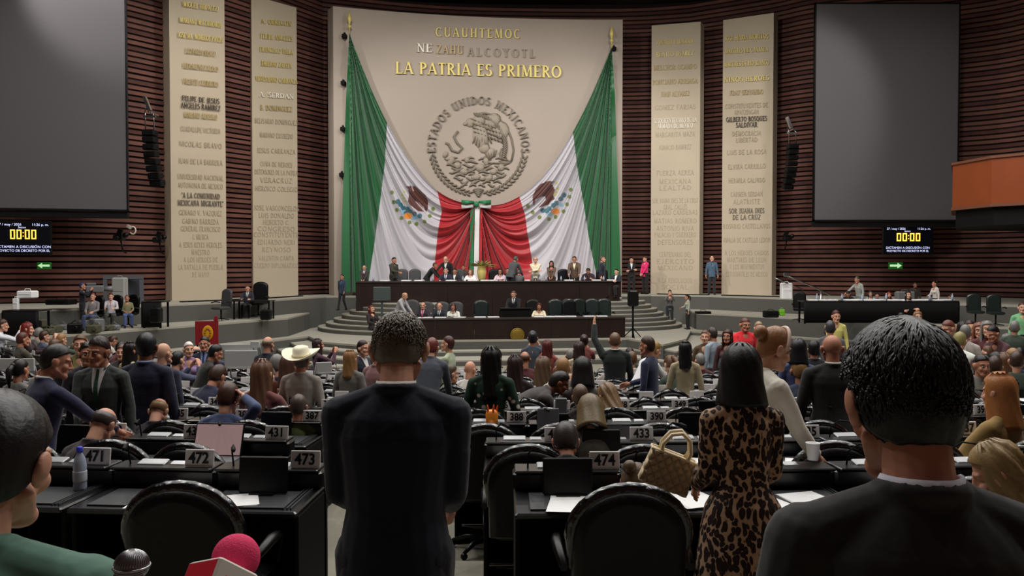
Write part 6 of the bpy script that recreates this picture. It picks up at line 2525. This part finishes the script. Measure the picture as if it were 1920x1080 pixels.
# quilted handbag on the nearest row
r = empty('quilted_handbag', pt(1252, 874, 3.9) + Vector((0, 0, -.02)), R(-8), 'beige quilted handbag with two curved handles standing on the nearest row', 'handbag')
r.rotation_euler = (0, R(20), R(-6))
r.scale = (.88, .88, .88)
mb = MB()
rows, cols = 9, 12
for sgn in (-1,):
    pass
rings = []
for j in range(57):
    z = -.09 + .18 * j / 56
    ring = []
    for i in range(81):
        x = -.13 + .26 * i / 80
        kx = 1 - .12 * (z + .09) / .18
        u_, v_ = (x / .26 * 5 + z / .18 * 3.2), (x / .26 * 5 - z / .18 * 3.2)
        puff = abs(math.sin(PI * u_)) ** .4 * abs(math.sin(PI * v_)) ** .4
        ring.append(Vector((x * kx, -.045 - .02 * puff, z)))
    for i in range(80, -1, -1):
        x = -.13 + .26 * i / 80
        kx = 1 - .12 * (z + .09) / .18
        ring.append(Vector((x * kx, .05, z)))
    rings.append(ring)
mb.rings(rings, True)
M_bag = mat('beige quilted leather', (204, 184, 148), .45, spec=.4)
mb.build('bag_body', M_bag, r)
mb = MB()
mb.tube([(-.12, -.05, .09), (0, -.055, .094), (.12, -.05, .09), (.12, .05, .09), (-.12, .05, .09)], .008, 6, closed=True)
mb.build('bag_edge', mat('pale leather edge', (226, 210, 176), .4), r)
for yy in (-.045, .045):
    mb = MB()
    mb.tube([(-.07, yy, .09), (-.075, yy, .13), (-.05, yy, .19), (0, yy, .215), (.05, yy, .19), (.075, yy, .13), (.07, yy, .09)], .0105, 8)
    mb.build('handle', mat('pale leather edge', (226, 210, 176), .4), r)
    mb = MB()
    for sx in (-.07, .07):
        mb.tube([(sx + .012 * math.cos(R(a)), yy, .095 + .012 * math.sin(R(a))) for a in range(0, 360, 45)], .003, 5, closed=True)
    tag(mb.build('buckle', M_gold, r))
# laptops


def laptop(pos, rz, label, glow=None, tilt=20, w=.33, screencol=(60, 56, 56)):
    r = empty('laptop', pos, rz, label, 'laptop', 'laptops on the desks')
    mb = MB()
    mb.box((0, 0, .008), (w, .23, .014), bev=.004)
    mb.build('keyboard_base', M_grey, r)
    mb = MB()
    mb.box((0, .115 + .11 * math.sin(R(tilt)), .01 + .11 * math.cos(R(tilt))), (w, .01, .22), rx=R(-tilt), bev=.003)
    mb.build('lid', M_black, r)
    mb = MB()
    mb.box((0, .108 + .11 * math.sin(R(tilt)), .012 + .11 * math.cos(R(tilt))), (w - .02, .002, .2), rx=R(-tilt))
    mb.build('laptop_screen', mat('laptop screen %d %d' % (screencol[0], screencol[1]), screencol, .25, emit=glow, es=.5) if glow else mat('dull laptop screen', screencol, .3), r)


p_, a_ = on_desk(seat(1, -1, 0), -.17, .2)
laptop(p_, a_, 'open laptop with pale pinkish screen, second row left of the aisle', glow=(150, 120, 120), screencol=(170, 150, 146))
p_, a_ = on_desk(seat(1, 1, 1) or q1, -.02, .3)
laptop(p_, a_, 'laptop with dull grey screen behind plate 474, second row right', tilt=35)
# orange lidded jar on the third row, grey tablet standing next to it
p_, a_ = on_desk(seat(2, 1, 0), .0, .38, .1)
mb = MB()
mb.lathe([(.045, 0), (.05, .05), (.05, .09), (.042, .11), (.02, .12)], 16)
r = tag(mb.build('candy_jar', mat('orange amber glass', (236, 140, 50), .2), None, p_), 'small orange jar standing by the third row plate right of the aisle', 'jar')
mb = MB()
for i in range(5):
    a = R(72 * i)
    mb.cap((.035 * math.cos(a), .035 * math.sin(a), .1), .012, (.045 * math.cos(a), .045 * math.sin(a), .15), .004, 6)
mb.build('jar_trim', mat('dark orange', (200, 80, 30), .4), r)
p_, a_ = on_desk(seat(2, 1, 1), -.12, .3, .0)
mb = MB()
mb.box((0, 0, .12), (.17, .012, .24), rx=R(-12), bev=.004)
tag(mb.build('tablet', mat('grey tablet back', (92, 94, 98), .4), None, p_, a_), 'grey tablet standing upright in the third row right of the aisle', 'tablet')

# crimson banner with golden disc, white placards in front of the left platform
r = empty('crimson_banner', pt(388, 646, 15.2), R(6), 'crimson banner with a golden oval emblem behind the bearded man', 'banner')
k = 15.2 / FPX
mb = MB()
mb.box((0, 0, 22 * k), (42 * k, .03, 44 * k))
mb.box((17 * k, 0, 48 * k), (6 * k, .03, 10 * k))
mb.build('banner_cloth', M_red, r)
mb = MB()
mb.ell((2 * k, -.018, 22 * k), (10 * k, .01, 14 * k), 20, 12)
mb.build('golden_oval', M_yellow, r)
mb = MB()
for i in range(10):
    a = 2 * PI * i / 10
    mb.ell((2 * k + 5 * k * math.cos(a), -.03, 22 * k + 8 * k * math.sin(a)), (2 * k, .004, 2.4 * k), 6, 5)
mb.build('emblem_relief', mat('dark golden', (190, 120, 30), .5), r)
mb = MB()
mb.cyl((-18 * k, .03, -.8), (-18 * k, .03, 30 * k), .015, .015, 6)
mb.cyl((18 * k, .03, -.8), (18 * k, .03, 30 * k), .015, .015, 6)
mb.build('banner_pole', M_blackm, r)
for (px, py, d, w, h, rz, lab) in ((32, 684, 12.5, 66, 24, 0, 'long white placard board at the left edge, behind the leaning navy jacket'),
                                   (452, 674, 13.2, 60, 34, .1, 'white placard board beside the bald man in navy suit'),
                                   (448, 651, 15.5, 66, 12, .15, 'low white counter board behind the placards, left of the bald man'),
                                   (478, 646, 15.0, 16, 12, 0, 'small white box on the board left of the bald man'),
                                   (1052, 768, 6.9, 22, 44, 0, 'upright dark grey panel between two chairs right of the aisle'),
                                   (607, 690, 11.4, 30, 22, .5, 'tilted white sheet board right of the cowboy hat')):
    k = d / FPX
    mb = MB()
    mb.box((0, 0, 0), (w * k, .04, h * k), bev=.006)
    mb.box((0, .03, -h * k / 2 + .01), (w * k * .8, .12, .02))
    mb.tube([(-w * k * .4, .05, h * k * .3), (-w * k * .4, .25, -h * k / 2 - .25)], .012, 5)
    mb.tube([(w * k * .4, .05, h * k * .3), (w * k * .4, .25, -h * k / 2 - .25)], .012, 5)
    tag(mb.build('placard_board', mat('matt placard', (176, 176, 174), .7) if d != 6.9 else M_grey, None, pt(px, py, d), rz), lab, 'board', 'boards standing among the crowd')

# ------------------------------------------------------------------ stage furniture at the sides


def table(px0, px1, d, z0, zt, label, depth=.7, skirt=True, rz=0, mt=None):
    x0, x1 = (px0 - 960) / FPX * d, (px1 - 960) / FPX * d
    r = empty('table', ((x0 + x1) / 2, d + depth / 2, z0), rz, label, 'table')
    w = x1 - x0
    mb = MB()
    mb.box((0, 0, zt - z0 - .02), (w, depth, .04), bev=.01)
    mb.build('table_top', mt or M_desk, r)
    if skirt:
        mb = MB()
        n_ = int(w / .12)
        pts = []
        rings = []
        for i in range(n_ * 2 + 1):
            x = -w / 2 + w * i / (n_ * 2)
            y = -depth / 2 + .02 * math.sin(i * PI / 1.0 + .5) * (1 if i % 2 else -1)
            rings.append([Vector((x, y, .03)), Vector((x, y + .02, .03)), Vector((x, y + .02, zt - z0 - .04)), Vector((x, y, zt - z0 - .04))])
        mb.rings(rings, True)
        mb.build('table_skirt', M_blackm, r)
    for sx in (-1, 1):
        for sy in (-1, 1):
            mb = MB()
            mb.box((sx * (w / 2 - .06), sy * (depth / 2 - .07), (zt - z0 - .04) / 2), (.05, .05, zt - z0 - .04))
            mb.build('leg', M_blackm, r)
    return r


table(1508, 1800, 27.6, Z_LOW, .79, 'long black draped table on the right platform with people seated behind')
for i in range(26):
    px = 1524 + i * 10.6 + rnd.uniform(-3, 3)
    d = 27.8 + rnd.uniform(0, .3)
    c = (px - 960) / FPX * d
    if i % 4 == 1:
        mb = MB()
        mb.lathe([(.035, 0), (.035, .15), (.014, .2), (.014, .23)], 10)
        tag(mb.build('water_bottle', mat('clear bottle plastic 170', (170, 180, 200), .12), None, (c, d, .79)), 'small clear bottle on the right table, %s item from its left end' % ORDN[i], 'bottle', 'bottles on the right table')
    else:
        mb = MB()
        mb.box((0, 0, .02), (rnd.uniform(.2, .32), .24, .04), rz=rnd.uniform(-.3, .3), bev=.004)
        tag(mb.build('paper_stack', M_white, None, (c, d, .79)), 'white paper stack on the right table, %s item from its left end' % ORDN[i], 'paper', 'paper stacks on the right table')
table(434, 506, 29.8, Z_LOW, .72, 'small black desk of the lone seated man on the left platform', skirt=False)
table(264, 302, 25.6, Z_LOW, .86, 'small black table right of the seated photographers, left platform')
table(2, 70, 22.5, Z_LOW, .75, 'black table with white printer at the far left platform')
exec_chair(414, 29.0, Z_LOW, R(150), 'grey', 'big grey office chair at the left of the small desk with lone man', .95)
exec_chair(484, 31.1, Z_LOW, R(180), 'black', 'dark chair behind the lone seated man, left platform', 1.12)
for (px, py, d, sz, m_, nm, cat, lab) in (
        (499, 590, 29.5, (.35, .35, .35), M_black, 'equipment_case', 'case', 'small black cube case under the small desk of the lone man'),
        (52, 552, 23, (.42, .35, .2), M_white, 'printer', 'printer', 'white printer on the table at far left platform'),
        (225, 548, 27.3, (.42, .3, .95), mat('pale grey cabinet', (150, 150, 146), .6), 'cabinet', 'cabinet', 'pale grey upright cabinet behind the seated photographers'),
        (1474, 546, 31.5, (.4, .3, .62), M_white, 'lectern', 'lectern', 'small white lectern at the foot of the outer right slab'),
        (293, 591, 25.2, (.3, .3, .45), M_black, 'equipment_case', 'case', 'black case on the floor right of the seated photographers'),
        (115, 566, 25.2, (.7, .5, .16), M_blackm, 'mixing_desk', 'mixer', 'flat black mixing desk left of the standing cameraman'),
        (1696, 560, 29.5, (.6, .3, .5), M_grey, 'equipment_case', 'case', 'grey equipment box behind the right table'),
        (30, 570, 22.8, (.14, .1, .3), M_white, 'drinks_carton', 'carton', 'white upright carton on far left table'),
        (1466, 586, 29.8, (.18, .16, .22), mat('lime green bag', (120, 190, 50), .6), 'bag', 'bag', 'small lime green bag on the right platform edge'),
        (1445, 589, 29.8, (.5, .3, .24), M_blackm, 'backpack', 'bag', 'black backpack lying on the right platform edge'),
        (1318, 586, 32.6, (.55, .4, .1), M_black, 'equipment_case', 'case', 'flat dark case behind the woman in pale grey sweater')):
    mb = MB()
    x, y, z = sz
    mb.box((0, 0, z / 2), (x, y, z), bev=min(sz) * .12)
    mb.box((0, -y / 2 - .004, z * .6), (x * .7, .012, z * .12), bev=.002)
    mb.tube([(-x * .2, 0, z), (-x * .16, 0, z + .05), (x * .16, 0, z + .05), (x * .2, 0, z)], .01, 5)
    P_ = pt(px, py, d)
    tag(mb.build(nm, m_, None, (P_.x, P_.y, P_.z - z / 2)), lab, cat)
# dark doorway frame behind the photographers
r = empty('door_frame', (pt(232, 560, 28.4).x, 28.4, Z_LOW), R(20), 'dark grey open door frame behind the seated photographers at left', 'door frame')
r['kind'] = 'structure'
mb = MB()
for sx in (-.55, .55):
    mb.box((sx, 0, .75), (.12, .2, 1.5))
mb.box((0, 0, 1.5), (1.22, .22, .12))
mb.build('frame', mat('dark grey steel frame', (78, 80, 86), .5), r)
mb = MB()
mb.box((.3, .3, .72), (.5, .05, 1.4), rz=.7)
mb.build('door_leaf', mat('dark blue grey door', (50, 54, 62), .5), r)
# chairs for the seated press people, cameras on tripods, rails
for (px, d, z, lab) in ((172, 25.0, Z_LOW, 'black chair under the photographer in checked shirt'), (208, 25.7, Z_LOW, 'black chair under the middle photographer'), (240, 26.2, Z_LOW, 'black chair under the photographer in jeans'), (1500, 29, Z_LOW, 'black chair at the left end of the right table'), (1868, 26.5, Z_LOW, 'green grey chair at the far right of the platform'), (1830, 27.2, Z_LOW, 'dark chair right of the long table')):
    exec_chair(px, d, z, R(165), 'black' if px < 1800 else 'teal', lab, .86, 'chairs on the side platforms')
r = empty('broadcast_camera', pt(178, 542, 25.9), R(-70), 'broadcast camera on tripod worked by the man in dark blue cap', 'camera')
mb = MB()
mb.box((0, 0, 0), (.2, .5, .22), bev=.03)
mb.cyl((0, .25, 0), (0, .5, .0), .07, .09, 12)
mb.box((.02, -.1, .16), (.06, .26, .06), bev=.01)
mb.build('camera_body', M_grey, r)
mb = MB()
for i in range(3):
    a = R(120 * i)
    mb.tube([(0, 0, -.12), (.35 * math.cos(a), .35 * math.sin(a), -1.1)], .022, 6)
mb.build('tripod', M_blackm, r)
for i in range(26):   # press equipment spread over the left platform
    px = 60 + i * 9.4 + rnd.uniform(-4, 4)
    d = rnd.uniform(22.8, 25)
    x = (px - 960) / FPX * d
    if floor_z(x, d) != Z_LOW:
        continue
    mb = MB()
    w, h = rnd.uniform(.2, .5), rnd.uniform(.12, .4)
    mb.box((0, 0, h / 2), (w, .3, h), rz=rnd.uniform(0, 3), bev=.03)
    mb.tube([(-.1, 0, h), (0, .02, h + .08), (.1, 0, h)], .012, 5)
    mb.cyl((w * .3, -.1, h * .6), (w * .3, -.24, h * .6), .05, .06, 8)
    m_ = rnd.choice([M_black, M_blackm, M_grey, mat('olive bag cloth', (74, 72, 54), .8)])
    tag(mb.build('equipment_bag', m_, None, (x, d, Z_LOW)), 'camera bag or case on the left press platform, %s from the left' % ORDN[i].replace('nearest', 'first'), 'bag', 'camera bags on the left platform')
mb = MB()
mb.tube([(0, 0, 0), (1.2, .6, -.42), (2.0, 1.0, -.75)], .03, 6)
mb.tube([(-.35, .1, -.1), (.9, .7, -.55)], .025, 6)
mb.box((.05, 0, .02), (.2, .12, .14), bev=.02)
mb.tube([(1.6, .8, -.6), (1.6, .8, -1.5)], .05, 6)
tag(mb.build('camera_crane', M_chrome, None, pt(1472, 516, 31)), 'slim camera crane arm resting beside the outer right slab', 'camera crane')
# small things on the two long dais desks
U_LIST = (700, 722, 762, 786, 812, 846, 868, 886, 910, 925, 948, 958, 985, 1012, 1024, 1052, 1066, 1096, 1118, 1132, 1146)
for px in U_LIST:
    t = (px - 667) / 498.0
    d = 33.4 + 1.6 * t + .18
    x = (px - 960) / FPX * d
    mb = MB()
    if px % 4 == 0:
        mb.lathe([(.035, 0), (.035, .12), (.013, .16), (.013, .19)], 10)
        tag(mb.build('water_bottle', mat('clear bottle plastic 170', (170, 180, 200), .12), None, (x, d, 1.33)), 'small clear bottle on the upper desk, %s item from its left end' % ORDN[U_LIST.index(px)], 'bottle', 'bottles on the dais desks')
    else:
        mb.box((0, 0, .02), (.36, .24, .04), rz=rnd.uniform(-.2, .2), bev=.004)
        tag(mb.build('paper_stack', M_white, None, (x, d, 1.33)), 'white papers on the upper desk, %s item from its left end' % ORDN[U_LIST.index(px)], 'paper', 'papers on the dais desks')
L_LIST = (783, 800, 826, 862, 900, 925, 1012, 1030, 1050, 1070, 1105, 1128)
for px in L_LIST:
    t = (px - 748) / 424.0
    d = 29.35 + 1.1 * t + .1
    x = (px - 960) / FPX * d
    mb = MB()
    mb.box((0, 0, .015), (.4, .26, .03), rz=rnd.uniform(-.2, .2), bev=.004)
    tag(mb.build('paper_stack', M_white, None, (x, d, .12)), 'white papers on the lower desk, %s from its left end' % ORDN[L_LIST.index(px)].replace('nearest', 'first'), 'paper', 'papers on the dais desks')
bpy.data.scenes.remove(TMP)
